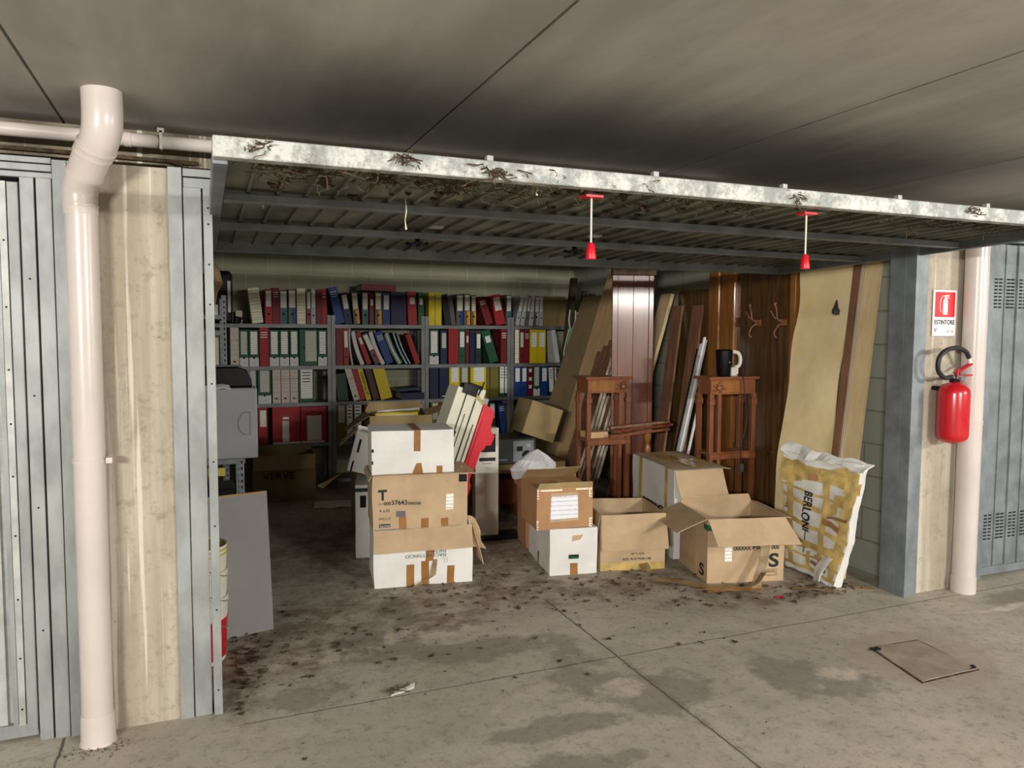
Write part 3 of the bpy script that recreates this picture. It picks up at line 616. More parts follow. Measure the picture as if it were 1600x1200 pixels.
    if st == 'fileb': q(.24, .8, .06, .76, 'spine_label', 'label_grey'); q(.36, .6, .8, .82, 'printed_mark', 'ink_faint'); q(0, .9, 0, .045, 'base_band', 'cover_pale')
    return e_
binders = []
for i, (row, bay, px, w, h, lean, st, col) in enumerate(BIN):
    z = LEV[row]
    dd = .26 if lean else .28
    e_ = make_binder(px, YF+.012+random.uniform(0, .008), z+.0005, w, h, lean, st, col, 'folder' if st == 'folder' else 'binder' if st not in KIND else 'archive_box', dd)
    binders.append([e_, row, bay, st, col, lean])
used_l = {}
for i, (e_, row, bay, st, col, lean) in enumerate(binders):
    kd = KIND.get(st, 'binder'); look = ' '.join(x for x in (('leaning' if abs(lean) > 4 else ''), cname(st, col), kd, MARK[st]) if x)
    nb = lambda j: cname(binders[j][3], binders[j][4]) if 0 <= j < len(binders) and binders[j][1] == row and binders[j][2] == bay else None
    L_, R_ = nb(i-1), nb(i+1)
    pos = 'between %s and %s' % (L_, R_) if L_ and R_ else ('right of %s' % L_ if L_ else 'left of %s' % R_)
    base = '%s, %s shelf of %s bay' % (look, SN[row], BN[bay])
    lab = base+', '+pos
    e_['_b'] = base; used_l.setdefault(base, []).append(i); e_['label'] = lab
    e_['category'] = 'folder' if st == 'folder' else 'binder' if kd == 'binder' else 'file box'; e_['group'] = 'binders and file boxes on the %s shelf' % SN[row]
ORD = ['first', 'second', 'third', 'fourth', 'fifth', 'sixth', 'seventh']
for base, idx in used_l.items():
    for n_, i in enumerate(idx):
        e_ = binders[i][0]
        if len(idx) == 1 and len(e_['label'].split()) > 16: e_['label'] = base
        if len(idx) > 1:
            e_['label'] = base+', %s such from left' % ORD[n_]
for b in binders: del b[0]['_b']
# the binders lying flat
def flat(name, col, x0, x1, y0, z, h, lab, rz=0., ry=0.):
    e_ = thing(name, lab, 'binder', (x0, y0, z), rz=rz, ry=ry)
    w = x1-x0; MB().box(0, w, 0, .004, 0, h).box(0, w, .004, .28, 0, .004).box(0, w, .004, .28, h-.004, h).build('cover', 'cover_'+col, e_, bevel=.002)
    MB().box(.01, w-.01, .02, .27, .006, h-.006).build('papers', 'paper', e_); return e_
ztop = LEV['A']+.302
flat('binder', 'crimson', 1.42, 1.755, YF-.01, ztop+.022, .062, 'dark red binder lying flat across upright binders on the top shelf', ry=.8)
flat('binder', 'navy', 1.80, 2.035, YF-.01, LEV['C']+.001, .07, 'navy binder lying flat at the right end of the third shelf')
e_ = flat('binder', 'dark_blue', 1.76, 2.0, YF+.0, LEV['C']+.078, .03, 'thin dark blue folder lying on the flat navy binder', ry=-4)
# things at the shelf ends
e_ = thing('cardboard_box', 'plain olive-brown box at the right end of the top shelf', 'box', (3.33, YF+.03, LEV['A']))
MB(wob(.003, 5, 2)).slab((0, 0, 0), (.27, 0, 0), (.27, 0, .315), (0, 0, .315), .005, 6, 6).slab((0, .25, 0), (0, 0, 0), (0, 0, .315), (0, .25, .315), .005, 6, 6).slab((.27, 0, 0), (.27, .25, 0), (.27, .25, .315), (.27, 0, .315), .005, 6, 6).slab((.27, .25, 0), (0, .25, 0), (0, .25, .315), (.27, .25, .315), .005, 6, 6).box(.005, .265, .005, .245, .001, .006).build('body', 'cardboard_olive', e_)
MB(wob(.003, 5, 2)).slab((0, 0, .315), (.27, 0, .315), (.27, .25, .315), (0, .25, .315), .005, 4, 4).slab((0, 0, .315), (0, .25, .315), (-.08, .25, .29), (-.08, 0, .29), .004).build('flap', 'cardboard_olive', e_)
e_ = thing('document_case', 'tall black document case with white strip, left end of the top shelf', 'case', (.09, YF-.02, LEV['A']))
MB().box(0, .17, 0, .3, 0, .47).build('case', 'black', e_, bevel=.03)
MB().box(.135, .16, -.004, 0, .1, .38).build('side_strip', 'paper', e_)
MB().box(.168, .178, .0, .3, .01, .44).build('edge', 'dust_iron', e_)
o = tag(MB().box(.29, .35, YF+.05, YF+.2, LEV['A'], LEV['A']+.12).build('small_box', 'cover_pale', None, bevel=.004), 'small pale box at the left end of the top shelf', 'box')
e_ = thing('adapter', 'black power adapter with coiled cable beside the small pale box', 'adapter', (.30, YF+.02, LEV['A']))
MB(wob(.008, 20, 3)).lathe([(.02, 0), (.035, .01), (.035, .05), (.02, .065)], seg=10).build('body', 'black', e_)
MB().tube(arc([(0, -.002, .02), (.04, -.002, .06), (.06, -.0, .02), (.02, 0, .01), (.05, -.002, .05)]), .004, 6).build('cable', 'rubber', e_)

# ---------------------------------------------------------------- left shelving stub, grey case, monitor
u = thing('shelving_unit', 'perforated steel shelving along the left wall behind the grey case', 'shelf', (-.06, 5.6, 0))
XU = .16
def perf(x, y, z0, z1, nm='upright'):
    o = wp(MB().box(x-.035, x, y, y+.002, z0, z1).box(x-.002, x, y, y+.035, z0, z1), nm, 'steel_dark', u)
    m = MB(); z = z0+.03
    while z < z1-.02: m.box(x-.022, x-.012, y-.0008, y, z, z+.018); z += .04
    wp(m, 'slot_row', 'dark_hole', o)
perf(XU+.02, 6.2, 0, 1.77); perf(XU+.02, 6.85, 0, 1.77); perf(-.25, 6.2, 0, 1.77)
for z in (1.62, 1.5, .55, .1): wp(B(-.29, XU+.015, 6.203, 6.88, z-.03, z), 'shelf', 'steel_dark', u)
tag(MB().box(-.05, .10, 6.25, 6.5, 1.5, 1.5).build('x', 'steel', None) if 0 else MB().box(.075, .12, 6.21, 6.26, 1.62, 1.70).build('bracket', 'steel_light', None, bevel=.002), 'small pale steel bracket on top of the left shelving', 'bracket')
for i, (c_, w_) in enumerate((('pale', .04), ('crimson', .03), ('pale', .035))):
    e_ = make_binder(-.02+i*.052, 6.22, .951 if 0 else 1.152, w_, .3, 0, 'plain', c_, 'binder', .25)
    tag(e_, ['pale folder at the left edge of the left wall shelving', 'dark red folder between pale ones on the left wall shelving', 'pale folder beside the upright of the left wall shelving'][i], 'folder', 'folders on the left wall shelving')
wp(B(-.29, XU+.015, 6.203, 6.88, 1.12, 1.15), 'shelf', 'steel_dark', u)
# steel stand that carries the grey case
s_ = thing('steel_stand', 'perforated steel stand under the grey plastic case', 'stand', (0, 5.05, 0))
u = s_
perf(.235, 5.06, 0, .70, 'leg'); perf(-.2, 5.06, 0, .70, 'leg'); perf(.235, 5.5, 0, .70, 'leg'); perf(-.2, 5.5, 0, .70, 'leg')
wp(B(-.24, .24, 5.063, 5.53, .67, .705), 'top', 'steel_dark', s_)
wp(B(-.24, .24, 5.063, 5.53, .1, .13), 'lower_shelf', 'steel_dark', s_)
tag(B(.045, .13, 5.09, 5.2, .59, .64).build('yellow_box', 'yellow_line', None, bevel=.003) if 0 else B(.02, .12, 5.055, 5.0625, .60, .65).build('yellow_label', 'yellow_line', None), 'yellow and black label stuck on the stand under the grey case', 'label')
tag(B(-.16, .18, 5.12, 5.45, .131, .5).build('dark_box', 'black', None, bevel=.01), 'black box on the lower shelf of the steel stand', 'box')
g = thing('plastic_case', 'grey plastic case with D-shaped grip recess on the steel stand', 'case', (-.2, 5.0, .71))
MB().box(0, .515, 0, .4, 0, .44).build('body', 'grey_plastic', g, bevel=.01)
dp = [(.47, .29)]+[(.45-.05*math.sin(math.pi*k/10), .22+.07*math.cos(math.pi*k/10)) for k in range(11)]+[(.47, .15)]
n_ = len(dp); MB().tube([(a, -.001, b) for a, b in dp]+[(.47, -.001, .29)], .0035, 8).build('grip_recess', 'grey_board', g, smooth=True)
MB().prism(list(reversed(dp)), -.0012, 0).build('grip_plate', 'grey_plastic', g)
g = thing('monitor', 'black rounded screen lying on the grey plastic case', 'monitor', (-.2, 5.03, 1.152))
m = MB(); pr_ = [(0, 0)]+[(.49+.0*k, .0) for k in (0,)]+[(.49-.09*(1-math.cos(k/8*math.pi/2)), .03+.1*math.sin(k/8*math.pi/2)) for k in range(9)]+[(0, .13)]
m.prism(pr_, 0, .3); m.build('housing', 'black', g, bevel=.012)
MB().tube([(.0, .0, .135), (.40, .0, .135), (.46, .0, .11), (.485, .0, .05), (.49, .0, .0)], .004, 8).build('rim', 'steel_dark', g, smooth=True)
tag(MB(wob(.012, 16, 4)).slab((-.1, 4.985, 1.152), (.16, 4.985, 1.152), (.15, 5.04, 1.175), (-.1, 5.04, 1.175), .006, 14, 4).build('white_cloth', 'cloth_white', None, smooth=True), 'crumpled white cloth on the front edge of the grey case', 'cloth')
tag(MB(wob(.02, 14, 5)).tube([(.06, 6.5, 1.625), (.09, 6.5, 1.80), (.12, 6.5, 1.88), (.11, 6.5, 1.98), (.075, 6.5, 2.06)], [.03, .035, .05, .035, .02], 10).build('paper_wrap', 'cardboard', None, smooth=True), 'crumpled tan wrapping paper behind the left door post', 'paper')

# grey board and buckets inside the left post
o = MB().slab((-.28, 3.80, 0.0), (.308, 3.955, 0.0), (.305, 4.22, .645), (-.28, 4.07, .65), .018, 1, 1)
g = thing('board', 'grey faced board leaning behind the buckets', 'board', (0, 3.9, 0)); wp(o, 'face_sheet', 'grey_board', g)
wp(MB().slab((-.28, 4.07, .651), (.305, 4.22, .646), (.3055, 4.238, .652), (-.28, 4.088, .656), .002), 'wooden_edge', 'ply', g)
def bucket(z, lab, top=False, red=False, cx=-.045, cy=3.70, r=.135, h=.30):
    b = thing('bucket', lab, 'bucket', (cx, cy, z), group='stacked plastic buckets behind the left post')
    MB().lathe([(r*.86, 0), (r*.88, .003), (r, h), (r*.975, h), (r*.86, .01), (.0, .01)], seg=32).build('shell', 'bucket_white', b, smooth=True)
    for zz in ((.86, .93) if top else (.9,)): MB().lathe([(r*(.88+.12*zz), h*zz), (r*(.88+.12*zz)+.004, h*zz+.002), (r*(.88+.12*zz)+.004, h*zz+.006), (r*(.88+.12*zz), h*zz+.008)], seg=32).build('rim_ring', 'yellow_line' if top else 'bucket_white', b, smooth=True)
    if red: MB().lathe([(r*.885+.0015, .015), (r*.905+.0015, .065)], seg=32).build('red_band', 'paint_red', b, smooth=True)
    a_ = [(r*1.03*math.cos(t_), r*1.03*math.sin(t_)*1.0, h*.8-.09*abs(math.cos(t_*1))+.0) for t_ in [math.pi*1.1+math.pi*.8*k/10 for k in range(11)]]
    MB().tube(a_, .002, 6).build('handle', 'steel_dark', b)
    return b
b = bucket(.0, 'lowest bucket of the stack, white with a red side', red=False)
MB().lathe([(.1375*.88, .02), (.1375*.97, .2)], seg=32).build('red_band', 'paint_red', b, smooth=True)
bucket(.12, 'middle bucket of the stack, white with black lettering')
b = bucket(.235, 'top bucket of the stack, white with yellow rings and red band', True, True)
MB(wob(.02, 30, 6)).lathe([(.0, .262), (.05, .265), (.12, .262), (.12, .25)], seg=20).build('rubbish', 'litter', b)

# ---------------------------------------------------------------- cartons
def vadd(a, b, k=1.): return tuple(x+y*k for x, y in zip(a, b))
def carton(name, lab, loc, rz, w, d, h, mat, flaps=(), closed=False, seed=1., amp=.004, freq=5., rx=0., ry=0., cat='box', group=None, inner=None, floor=True):
    c = thing(name, lab, cat, loc, rz, group, rx, ry); ds = wob(amp, freq, seed); n = 10; t_ = .005
    m = MB(ds)
    m.slab((0, 0, 0), (w, 0, 0), (w, 0, h), (0, 0, h), t_, n, n)
    m.slab((w, 0, 0), (w, d, 0), (w, d, h), (w, 0, h), t_, n, n)
    m.slab((w, d, 0), (0, d, 0), (0, d, h), (w, d, h), t_, n, n)
    m.slab((0, d, 0), (0, 0, 0), (0, 0, h), (0, d, h), t_, n, n)
    m.slab((t_, t_, .006), (w-t_, t_, .006), (w-t_, d-t_, .006), (t_, d-t_, .006), t_, n, n)
    if closed: m.slab((0, 0, h), (w, 0, h), (w, d, h), (0, d, h), t_, n, n)
    m.build('body', mat, c)
    for (side, ang, ln, s0, s1, fm) in flaps:
        e0, e1, o_ = {'front': ((0, 0, h), (w, 0, h), (0, -1, 0)), 'right': ((w, 0, h), (w, d, h), (1, 0, 0)), 'back': ((w, d, h), (0, d, h), (0, 1, 0)), 'left': ((0, d, h), (0, 0, h), (-1, 0, 0))}[side]
        a = R(ang); dr = Vector(o_)*math.sin(a)+Vector((0, 0, math.cos(a))); al = (Vector(e1)-Vector(e0)).normalized()
        E0, E1 = Vector(e0)+Vector(o_)*.003, Vector(e1)+Vector(o_)*.003
        m = MB(ds); m.slab(E0, E1, E1+dr*ln-al*s1, E0+dr*ln+al*s0, .004, 8, 5); m.build('flap', fm or mat, c)
    c['_w'] = 0; del c['_w']
    return c, ds
def strip(c, ds, p00, p10, p11, p01, mat='tape', name='tape', lift=.0012, nx=4, ny=6):
    p = [Vector(q) for q in (p00, p10, p11, p01)]; n = (p[1]-p[0]).cross(p[3]-p[0]).normalized()*lift
    MB(ds).slab(*[q+n for q in p], .0008, nx, ny).build(name, mat, c)
def fr(c, ds, x0, x1, z0, z1, mat='tape', name='tape', nx=3, ny=6, lift=.0012): strip(c, ds, (x0, 0, z0), (x1, 0, z0), (x1, 0, z1), (x0, 0, z1), mat, name, lift, nx, ny)
def ftext(c, ds, s, x, z, size, width=None, flip=False, mat='ink', bold=0.): 
    if flip: return text(c, s, (x, 0, z), (-1, 0, 0), (0, 0, -1), size, mat, disp=ds, width=width, bold=bold)
    return text(c, s, (x, 0, z), (1, 0, 0), (0, 0, 1), size, mat, disp=ds, width=width, bold=bold)

# --- left stack: white, brown, white
c, ds = carton('cardboard_box', 'crumpled white carton with upside-down lettering, bottom of the left stack', (.907, 4.37, 0), -7.4, .585, .40, .345, 'carton_white', [('front', 172, .135, .0, -.0, 'cardboard'), ('right', 165, .26, .02, .06, 'cardboard')], seed=1.3, amp=.008, closed=True)
fr(c, ds, .19, .235, 0, .125); fr(c, ds, .275, .32, 0, .14); fr(c, ds, .43, .475, 0, .11)
strip(c, ds, (.30, 0, .14), (.345, 0, .14), (.355, 0, .21), (.305, 0, .21))
ftext(c, ds, 'ISACCHETTIFICIO', .42, .185, .028, .24, True, 'ink'); ftext(c, ds, 'ENEZIANO', .42, .21, .028, .12, True, 'ink'); ftext(c, ds, 'IL', .43, .16, .045, .04, True, 'cover_pale')
strip(c, ds, (.345, -.001, .15), (.37, -.001, .15), (.355, -.02, .06), (.32, -.02, .05), 'tape_dull'); strip(c, ds, (.32, -.02, .05), (.355, -.02, .06), (.25, -.05, .012), (.2, -.06, .004), 'tape_dull')
c, ds = carton('cardboard_box', 'brown carton marked T and 00037643, middle of the left stack', (.895, 4.35, .352), -7.6, .56, .40, .315, 'cardboard', [('front', 82, .03, .0, .0, None), ('right', 100, .05, 0, 0, None), ('left', 150, .03, 0, 0, None)], closed=True, seed=2.1, amp=.006)
ftext(c, ds, 'T', .035, .175, .085, .05, bold=.04); ftext(c, ds, '000', .065, .142, .028, .042, bold=.02); ftext(c, ds, '37643', .11, .142, .038, .092, bold=.02); ftext(c, ds, '300500', .205, .142, .022, .075, bold=.02); ftext(c, ds, 'III', .037, .144, .02, .022, mat='ink_faint')
ftext(c, ds, '4 x30', .037, .10, .026, .06); ftext(c, ds, 'ENCL.14', .035, .055, .018, .065)
fr(c, ds, .035, .10, .012, .030, 'ink', 'logo_patch'); ftext(c, ds, 'Sacchital', .04, .016, .013, .055, mat='paper')
fr(c, ds, .43, .475, .10, .195, 'label_paper', 'barcode_label'); fr(c, ds, .135, .19, .07, .105, 'ink_faint', 'barcode')
fr(c, ds, .15, .195, 0, .07); fr(c, ds, .28, .325, 0, .06); fr(c, ds, .40, .445, 0, .05)
fr(c, ds, .505, .555, .262, .308, 'dark_hole', 'torn_hole'); 
c, ds = carton('cardboard_box', 'plain white carton with brown tape, top of the left stack', (.903, 4.40, .668), -8, .485, .34, .255, 'carton_white', [], closed=True, seed=3.7, amp=.003)
fr(c, ds, .245, .285, .13, .255); strip(c, ds, (.245, 0, .257), (.285, 0, .257), (.287, .34, .257), (.245, .34, .257))
strip(c, ds, (.235, 0, .0), (.30, 0, .0), (.29, 0, .06), (.26, 0, .058)); fr(c, ds, .38, .415, 0, .04)
MB().box(.0015, .003, .0, .001, .03, .05).build('x', 'ink', c) if 0 else None
fr(c, ds, .0, .012, .13, .15, 'dark_hole', 'torn_hole'); fr(c, ds, .0, .008, .06, .08, 'dark_hole', 'torn_hole')
# torn paper hanging at the right of the stack
tag(MB(wob(.02, 12, 9)).slab((1.44, 4.30, .40), (1.52, 4.34, .36), (1.60, 4.38, .16), (1.50, 4.32, .20), .003, 10, 12).build('kraft_paper', 'cardboard', None, smooth=True), 'torn brown kraft paper hanging at the right of the left stack', 'paper')

# --- boxes behind the left stack
c, ds = carton('storage_box', 'white file carton with dark rim standing behind the left stack', (.92, 5.02, 0), -12, .27, .38, .49, 'carton_white', [], seed=4.4, amp=.004, closed=True)
fr(c, ds, 0, .27, .445, .47, 'cover_dark_green', 'dark_rim', 8, 1); fr(c, ds, .03, .07, .34, .42, 'dark_hole', 'hand_hole', 2, 3)
c, ds = carton('storage_box', 'tilted white file carton on the dark-rimmed carton', (.875, 5.07, .585), -12, .28, .34, .27, 'carton_white', [('left', 150, .17, .03, .1, 'cardboard_dark')], seed=5.1, amp=.004, ry=15)
fr(c, ds, .03, .045, .13, .22, 'dark_hole', 'hand_hole', 2, 3); fr(c, ds, .02, .032, .0, .07, 'dark_hole', 'hand_hole', 2, 3)
strip(c, ds, (.0, -.003, .0), (.0, .1, -.0), (-.12, .06, -.17), (-.16, 0, -.15), 'cardboard', 'torn_flap', .003)
c, ds = carton('cardboard_box', 'brown carton on the floor under the open carton of folders', (1.02, 5.5, 0), -4, .52, .38, .62, 'cardboard_dark', [], closed=True, seed=6.2)
c, ds = carton('cardboard_box', 'open brown carton full of folders behind the left stack', (1.12, 5.52, .628), -6, .46, .36, .26, 'cardboard_dark', [('left', 128, .2, .05, .12, None), ('back', 10, .07, .03, .03, None), ('right', 70, .12, .02, .04, None)], seed=6.6)
for i, (k, y) in enumerate((('yellow', .07), ('olive', .14), ('white', .2))):
    e_ = thing('folder', ['yellow folder', 'olive folder', 'white paper folder'][i]+' sticking out of the open carton behind the left stack', 'folder', (1.17+.02*i, 5.53+y, .65), rz=-6)
    MB(wob(.006, 9, i)).slab((0, 0, 0), (.34, 0, 0), (.33, .01, .25+.01*i), (0.01, .01, .25), .012, 8, 4).build('cover', 'cover_'+k, e_)
    MB().box(.02, .3, -.002, .001, .05, .235).build('sheet', 'paper', e_)

# --- white and red panels leaning behind the stack
_tl = Vector((1.588, 4.880, 1.154))
piv = (_tl.x-.115, 4.88, 0.0)
g = thing('folding_table_panels', 'bundle of white plastic panels and a red one leaning behind the left stack', 'panels', piv, ry=19.5)
L_ = 1.115
for i, (a, b, top) in enumerate(((-.27, -.2, 1.0), (-.195, -.125, .985), (-.12, -.055, .96))):
    MB().box(a, b, .0+.004*i, .22, 0, L_*top).build('white_panel', 'cream_plastic', g, bevel=.008)
for x, z0, z1 in ((-.197, .25, L_*.97), (-.122, .3, L_*.95), (-.165, .55, .95), (-.085, .6, .9)): MB().box(x-.002, x+.002, -.001, .004, z0, z1).build('seam', 'dark_hole', g)
MB().prism([(-.052, .0), (.02, .0), (.02, .4), (.045, .43), (.045, .5), (.02, .53), (.02, .6), (.03, .61), (.03, .74), (.05, .76), (.055, .79), (.09, .80), (.095, .87), (.06, .89), (.045, .93), (.045, 1.0), (.02, 1.04), (-.052, 1.06)], .0, .2).build('red_panel', 'red_plastic', g, bevel=.004)
MB().box(-.035, -.032, -.002, .0, .3, .95).build('seam', 'cover_crimson', g)
MB(wob(.01, 14, 8)).box(-.235, -.13, -.01, .08, 1.08, 1.15).box(-.2, -.1, -.015, .03, 1.14, 1.165).tube([(-.12, -.01, 1.1), (-.11, -.015, 1.2)], .006, 6).build('handle', 'black', g, bevel=.006)
MB().box(-.15, -.06, .02, .2, 1.07, 1.15).build('end_cap', 'white_plastic', g, bevel=.01)
MB().box(-.065, -.02, .02, .2, 1.02, 1.1).build('end_cap', 'grey_plastic', g, bevel=.01)
MB().tube([(-.13, -.005, 1.10), (-.06, -.005, 1.05)], .006, 8).build('yellow_cord', 'yellow_line', g)
MB().tube(arc([(-.2, -.02, .82), (-.21, -.03, .7), (-.195, -.03, .62), (-.175, -.02, .58)]), .009, 8).build('strap', 'black', g, smooth=True)
MB().tube(arc([(-.19, -.02, .62), (-.15, -.03, .52), (-.12, -.01, .5), (-.17, -.03, .45)]), .006, 8).build('strap', 'dust_iron', g, smooth=True)
MB().box(-.21, -.18, -.03, 0, .56, .66).build('buckle', 'black', g, bevel=.006)

g = thing('heater', 'slim white upright appliance with black window beside the red panel', 'appliance', (1.80, 5.14, 0), rz=-6)
MB().box(0, .175, 0, .1, .03, .815).build('body', 'white_plastic', g, bevel=.006)
MB().box(.045, .15, -.003, 0, .64, .77).build('window', 'black', g, bevel=.004)
MB().box(.03, .15, -.002, 0, .575, .6).build('name_plate', 'ink', g); MB().box(.05, .12, -.002, 0, .555, .56).build('printed_mark', 'ink_faint', g)
MB().box(-.04, .34, -.04, .14, 0, .03).build('foot', 'black', g, bevel=.01)

# --- low desk with old equipment, tilted box
g = thing('desk', 'low brown desk behind the white appliance', 'desk', (1.95, 5.72, 0))
MB(wob(.0, 1, 1)).box(0, .85, 0, .55, .405, .43).build('top', 'rough_brown', g, bevel=.002)
MB().box(0, .85, -.004, .0, .36, .43).build('front_edge', 'cardboard_olive', g)
for x in (0, .83, .42): MB().box(x, x+.02, .02, .53, 0, .405).build('side_panel', 'table_wood', g)
MB().box(.02, .42, .03, .05, .1, .3).build('drawer_front', 'mahogany', g); MB().box(.44, .83, .2, .22, .05, .38).build('back_panel', 'rough_brown', g)
g = thing('computer_case', 'dusty dark grey computer case on the low desk', 'computer', (2.12, 5.76, .431), rz=-3)
MB().box(0, .42, 0, .4, 0, .2).build('case', 'dust_iron', g, bevel=.004)
MB().box(.22, .4, -.006, 0, .015, .185).build('rear_plate', 'steel_dark', g)
MB().cyl((.34, -.008, .06), (.34, -.002, .06), .045, 20).build('fan_grille', 'black', g); MB().box(.25, .3, -.01, -.004, .1, .14).build('socket', 'black', g); MB().box(.33, .37, -.01, -.004, .13, .16).build('socket', 'steel_light', g)
g = thing('cable', 'loose grey and black cables beside the computer case', 'cable', (2.05, 5.72, .44))
MB().tube(arc([(-.06, .02, .16), (.02, .0, .1), (.12, -.01, .04), (.22, -.012, .03)]), .008, 8).build('grey_cable', 'grey_plastic', g, smooth=True)
MB().tube(arc([(.0, .02, .02), (.06, -.01, .05), (.1, .0, .02), (.02, .0, .01), (.14, -.01, .015)]), .004, 6).build('white_cable', 'white_plastic', g, smooth=True)
MB().tube(arc([(-.02, .02, .09), (.05, .01, .13), (.1, .0, .09), (.16, .0, .11)]), .006, 6).build('black_cable', 'rubber', g, smooth=True)
c, ds = carton('cardboard_box', 'olive-brown carton tipped over on the computer case', (2.44, 5.8, .675), 0, .30, .30, .285, 'cardboard_dark', [], closed=True, seed=7.7, ry=19.5, amp=.002)

# --- VERVE carton and papers in the back left
c, ds = carton('cardboard_box', 'dark open carton marked VERVE on the floor before the leftmost bay', (.39, 6.95, 0), -2, .53, .33, .415, 'cardboard_olive', [('front', 160, .13, -.0, .01, 'cardboard_dark'), ('back', 8, .04, .01, .01, None)], seed=8.2)
ftext(c, ds, 'VERVE', .08, .205, .085, .27, bold=.02, mat='litter')
MB(ds).box(.23, .30, -.002, .0, .0, .1).build('tape', 'tape_dull', c)
g = tag(MB(wob(.02, 11, 4)).slab((.85, 6.55, .012), (1.25, 6.50, .012), (1.22, 6.75, .018), (.88, 6.8, .015), .002, 14, 8).build('paper_sheet', 'paper', None), 'crumpled white paper on the floor beside the dark VERVE carton', 'paper')

# --- middle stack
c, ds = carton('cardboard_box', 'white carton with green-lined hand hole, bottom of the middle stack', (1.964, 4.214, 0), -10, .305, .55, .29, 'carton_white', [], closed=True, seed=9.4, amp=.006)
m = MB(ds).tube([(.12, -.001, .115), (.185, -.001, .115)], .013, 12); m.v = [Vector((v.x, max(min(v.y, -.0005), -.0035), v.z)) for v in m.v]; m.build('hand_hole', 'dark_hole', c)
m = MB(ds).tube([(.125, -.004, .112), (.18, -.004, .112)], .008, 10); m.v = [Vector((v.x, max(min(v.y, -.003), -.0045), v.z)) for v in m.v]; m.build('green_folder_edge', 'cover_green', c)
fr(c, ds, .13, .18, 0, .075); strip(c, ds, (.135, 0, .21), (.19, 0, .22), (.21, 0, .25), (.14, 0, .245), 'cardboard', 'torn_patch')
strip(c, ds, (0, .30, 0), (0, .26, 0), (0, .26, .08), (0, .30, .08))
c, ds = carton('cardboard_box', 'brown carton with white handwritten sheet, top of the middle stack', (1.868, 4.20, .298), -7, .36, .36, .255, 'carton_brown', [('front', 30, .04, .01, .01, 'cardboard_dark'), ('back', -60, .17, .0, .0, 'cardboard_dark')], closed=True, seed=10.3, amp=.006)
fr(c, ds, .085, .265, .045, .225, 'cardboard', 'backing_tape'); fr(c, ds, .09, .26, .062, .205, 'label_note', 'note_sheet', lift=.0024)
for x0, x1, z0, z1 in ((0, .012, .0, .06), (.0, .012, .19, .25), (.335, .355, 0, .06), (.335, .355, .19, .25), (.02, .16, .238, .25), (.25, .33, .238, .25)): fr(c, ds, x0, x1, z0, z1, 'label_cream', 'printed_tape')
for x0, z0 in ((.002, .01), (.002, .2), (.342, .01), (.342, .2)):
    for k in range(3): fr(c, ds, x0, x0+.012, z0+k*.015, z0+k*.015+.006, 'paint_red', 'printed_mark', 1, 1, .002)
strip(c, ds, (.15, -.01, .262), (.23, -.01, .262), (.21, .15, .275), (.17, .15, .275), 'cardboard_dark', 'tape')
c, ds = carton('cardboard_box', 'large brown carton behind the middle stack under white bags', (2.07, 4.84, 0), -9, .36, .24, .52, 'carton_brown', [('left', 165, .1, 0, 0, None)], seed=11.1, amp=.006)
g = tag(MB(wob(.055, 7, 12)).lathe([(.02, 0), (.16, .0), (.17, .06), (.11, .12), (.03, .17)], (2.17, 4.93, .50), 26, .55).build('plastic_bag', 'cloth_white', None), 'crumpled white plastic bag on the large brown carton', 'bag')

# --- open carton with WYLEN print
c, ds = carton('cardboard_box', 'open empty carton with printed small lettering left of the S carton', (2.30, 4.185, 0), -13.5, .425, .46, .36, 'cardboard', [('front', 171, .225, .0, -.01, None), ('left', 174, .20, .0, .0, None), ('right', -6, .0, 0, 0, None)][:2], seed=13.3, amp=.005)
ftext(c, ds, 'W * L E N', .20, .098, .018, .085, bold=.02); ftext(c, ds, 'SIZE. AUCTION CM.', .145, .065, .02, .19, bold=.02)
fr(c, ds, .0, .42, .0, .05, 'tape_yellow', 'tape', 8, 2); strip(c, ds, (.25, -.001, .04), (.31, -.001, .05), (.33, -.04, .003), (.26, -.05, .003), 'tape_dull', 'loose_tape', .002)
# --- tall white carton behind
c, ds = carton('cardboard_box', 'tall white carton with yellow tape and tan flap behind the S carton', (2.875, 4.235, 0), -9, .345, .72, .595, 'carton_white', [('front', 162, .185, .02, -.02, 'cardboard'), ('right', 95, .06, 0, 0, 'cardboard')], closed=True, seed=14.2, amp=.006)
for y0, y1 in ((.10, .15), (.54, .60)): strip(c, ds, (0, y1, .25), (0, y0, .25), (0, y0, .595), (0, y1, .595), 'tape_yellow')
strip(c, ds, (0, .0, .6), (.36, .0, .6), (.36, .72, .6), (0, .72, .6), 'cardboard', 'top_sheet', .003, 8, 8); strip(c, ds, (.15, .05, .605), (.24, .03, .605), (.2, .7, .605), (.1, .68, .605), 'tape_yellow', 'tape', .004); strip(c, ds, (.02, .3, .606), (.34, .24, .606), (.34, .32, .606), (.02, .37, .606), 'tape_yellow', 'tape', .005)
text(c, 'BERLONI', (0, .52, .265), (0, -1, 0), (0, 0, 1), .075, 'ink', disp=ds, width=.5, bold=.02)
